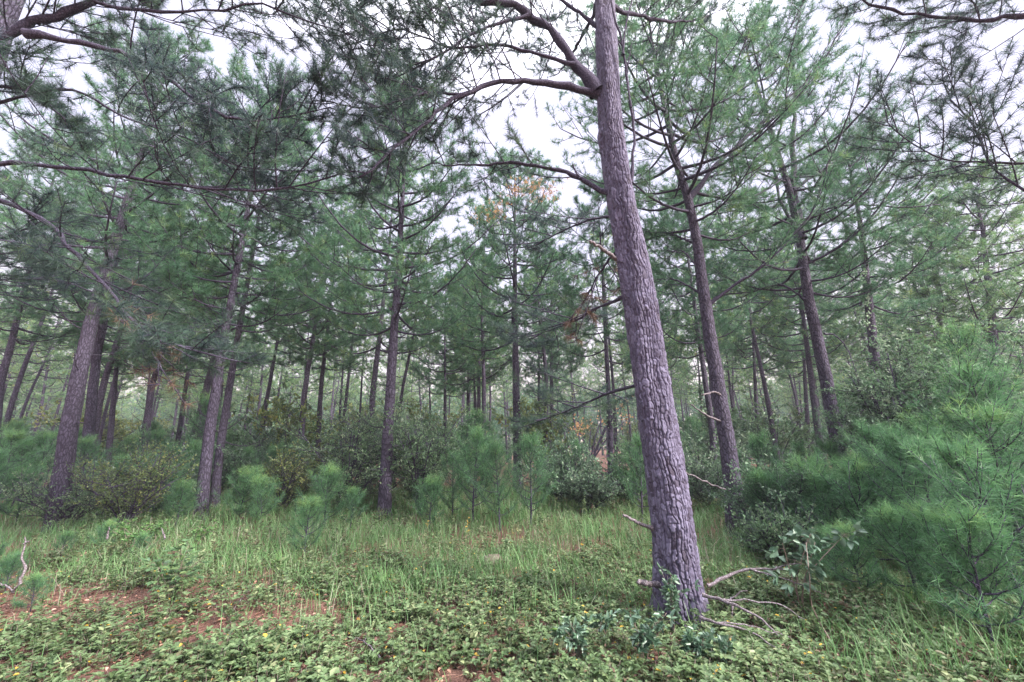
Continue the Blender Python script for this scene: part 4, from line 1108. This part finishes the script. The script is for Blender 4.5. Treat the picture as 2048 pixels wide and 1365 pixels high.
for i, (px, py, h) in enumerate([(400, 1105, .4), (250, 1110, .4), (300, 1100, .45), (230, 1090, .4)]):
    B = ground(px, py)
    tips = [[up(B, gen.normal(0, .08), gen.normal(0, .05), h * .5), up(B, gen.normal(0, .16), gen.normal(0, .1), h * gen.uniform(.7, 1.05))] for _ in range(6)]
    plant('leafy_plant', B, tips, ['yellow-green weed nearest the lobed-leaf sapling', 'yellow-green weed in the left meadow before the pale stub', 'tallest yellow-green weed of the left meadow', 'leftmost yellow-green weed by the young pines'][i],
          1020 + i, M_clump, size=.045, nl=14, spread=.05, aspect=.45)

# dead wood
def stick(name, polys, label, cat, seed, r0, mat=M_dead):
    """a dead branch: first polyline is the main stem, others its side shoots; points are world"""
    B = np.array(polys[0][0], dtype=float)
    g = Geo(); gen = np.random.default_rng(seed)
    for i, pl in enumerate(polys):
        P = resample(np.array(pl) - B, 14); P[1:-1] += gen.normal(0, .004, (12, 3))
        r = r0 * (1 if i == 0 else .55)
        tubes(g, P[None], (np.linspace(r, r * .35, 14) * (1 + gen.normal(0, .1, 14)))[None], 7)
    o = g.obj(name, mat, smooth=True); o.location = B
    return tag(o, label, cat)
def pl(pts, y0, y1):
    pts = np.array(pts, float); n = len(pts)
    return [tuple(at(a, b, y0 + (y1 - y0) * i / (n - 1))) for i, (a, b) in enumerate(pts)]
stick('fallen_branch', [pl([(1415, 1172), (1440, 1160), (1475, 1145), (1500, 1138), (1545, 1139), (1585, 1138)], 4.1, 4.2), pl([(1500, 1138), (1535, 1150), (1590, 1165), (1650, 1190)], 4.15, 4.0), pl([(1545, 1139), (1575, 1130), (1605, 1128)], 4.15, 4.3)],
      'bare arching dead branch leaning out to the right of the large trunk', 'dead branch', 1101, .016)
stick('fallen_branch', [pl([(1405, 1190), (1440, 1200), (1470, 1212), (1515, 1235), (1560, 1275)], 4.0, 3.55), pl([(1455, 1204), (1480, 1185), (1495, 1182)], 3.95, 3.9), pl([(1465, 1210), (1463, 1235), (1464, 1250)], 3.92, 3.85), pl([(1440, 1200), (1500, 1202), (1560, 1210), (1610, 1240)], 3.95, 3.8)],
      'forked dead branch lying against the foot of the large trunk', 'dead branch', 1102, .016)
stick('fallen_branch', [pl([(1400, 1235), (1430, 1245), (1500, 1265), (1560, 1300)], 3.7, 3.4), pl([(1430, 1245), (1490, 1250), (1580, 1275)], 3.6, 3.5)], 'low fallen branch half buried in the cover below the forked one', 'dead branch', 1103, .012)
stick('dead_stick', [pl([(25, 1185), (40, 1165), (48, 1135), (45, 1110), (52, 1085), (50, 1075)], 4.0, 4.05), pl([(48, 1088), (58, 1082)], 4.03, 4.03), pl([(25, 1182), (5, 1168), (-20, 1165)], 4.0, 4.05)],
      'crooked grey dead stick standing at the far left', 'dead stick', 1104, .013)
stick('dead_stick', [pl([(214, 1078), (217, 1064), (219, 1054)], 5.9, 5.9)], 'short pale stub poking from the grass nearest the left edge', 'dead stick', 1105, .016)
stick('dead_stick', [pl([(330, 1078), (326, 1066), (322, 1056)], 5.9, 5.9)], 'short pale stub poking from the grass below the pair of trunks', 'dead stick', 1106, .014)
for i, (a, b, lab) in enumerate([((455, 1245), (505, 1175), 'thin fallen twig lying on the bare red soil'), ((420, 1215), (470, 1280), 'fallen twig beside the lobed-leaf sapling'), ((760, 1330), (690, 1290), 'thin dry twig at the bottom left of centre'),
                                 ((1240, 1255), (1330, 1215), 'grey twig lying left of the foot of the large trunk')]):
    A, Bq = ground(*a), ground(*b); A[2] = .04; Bq[2] = .06
    mid = (A + Bq) / 2 + [0.02, 0, .03]
    stick('fallen_twig', [[A, mid, Bq], [mid, mid + (Bq - A) * .3 + [.08, .03, .02]]], lab, 'twig', 1110 + i, .007)
# small weathered wood chunk in the meadow
B = ground(985, 1128)
g = Geo()
ring = 14
X = []
for a, (zc, s) in enumerate([(-.03, .9), (.02, 1.05), (.06, .95), (.085, .55), (.09, .1)]):
    th = np.arange(ring) / ring * 6.283
    X.append(np.stack([np.cos(th) * .14 * s, np.sin(th) * .09 * s, np.full(ring, zc)], -1) + gen.normal(0, .008, (ring, 3)))
X = np.concatenate(X)
i, q = np.meshgrid(np.arange(4), np.arange(ring), indexing='ij')
g.add(X, np.stack([i * ring + q, i * ring + (q + 1) % ring, (i + 1) * ring + (q + 1) % ring, (i + 1) * ring + q], -1).reshape(-1, 4))
o = g.obj('stone', M_drystem); o.location = (B[0], B[1], .02)
tag(o, 'small flat brown stone lying in the meadow grass', 'stone')

# distant foliage with orange sunlight painted into its leaf colour, seen under the crowns left of the large trunk
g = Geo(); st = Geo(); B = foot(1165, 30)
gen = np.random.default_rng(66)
e = thing('painted_sun_tree', B, 'far small tree with orange sunlight painted into its leaves, left of the large pine', 'tree')
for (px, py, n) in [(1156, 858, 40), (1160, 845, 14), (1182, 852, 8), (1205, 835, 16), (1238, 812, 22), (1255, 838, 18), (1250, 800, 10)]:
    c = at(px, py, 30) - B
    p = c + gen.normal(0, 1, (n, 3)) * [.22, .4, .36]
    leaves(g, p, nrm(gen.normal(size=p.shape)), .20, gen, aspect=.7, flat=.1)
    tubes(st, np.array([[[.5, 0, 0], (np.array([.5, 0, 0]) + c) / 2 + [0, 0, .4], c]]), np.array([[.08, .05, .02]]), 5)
st.obj('trunk', M_limb, e); g.obj('crown', M_painted_sun, e)

# ------------------------------------------------------------------ haze of the humid evening air
def haze_box():
    g = Geo()
    x0, x1, y0, y1, z0, z1 = -142, 142, -22, 122, -1.4, 19
    v = [(x, y, z) for x in (x0, x1) for y in (y0, y1) for z in (z0, z1)]
    g.add(np.array(v, float), np.array([[0, 1, 3, 2], [4, 6, 7, 5], [0, 4, 5, 1], [2, 3, 7, 6], [0, 2, 6, 4], [1, 5, 7, 3]]))
    m = bpy.data.materials.new('haze'); m.use_nodes = True
    nt = m.node_tree; nt.nodes.clear()
    out = nt.nodes.new('ShaderNodeOutputMaterial'); pv = nt.nodes.new('ShaderNodeVolumePrincipled')
    pv.inputs['Color'].default_value = (.86, .86, .98, 1)
    pv.inputs['Density'].default_value = HAZE
    pv.inputs['Anisotropy'].default_value = 0.0
    nt.links.new(pv.outputs[0], out.inputs['Volume'])
    tag(g.obj('haze', m), 'pale haze in the air of the stand', 'haze', kind='stuff')
HAZE = 0.0011
haze_box()
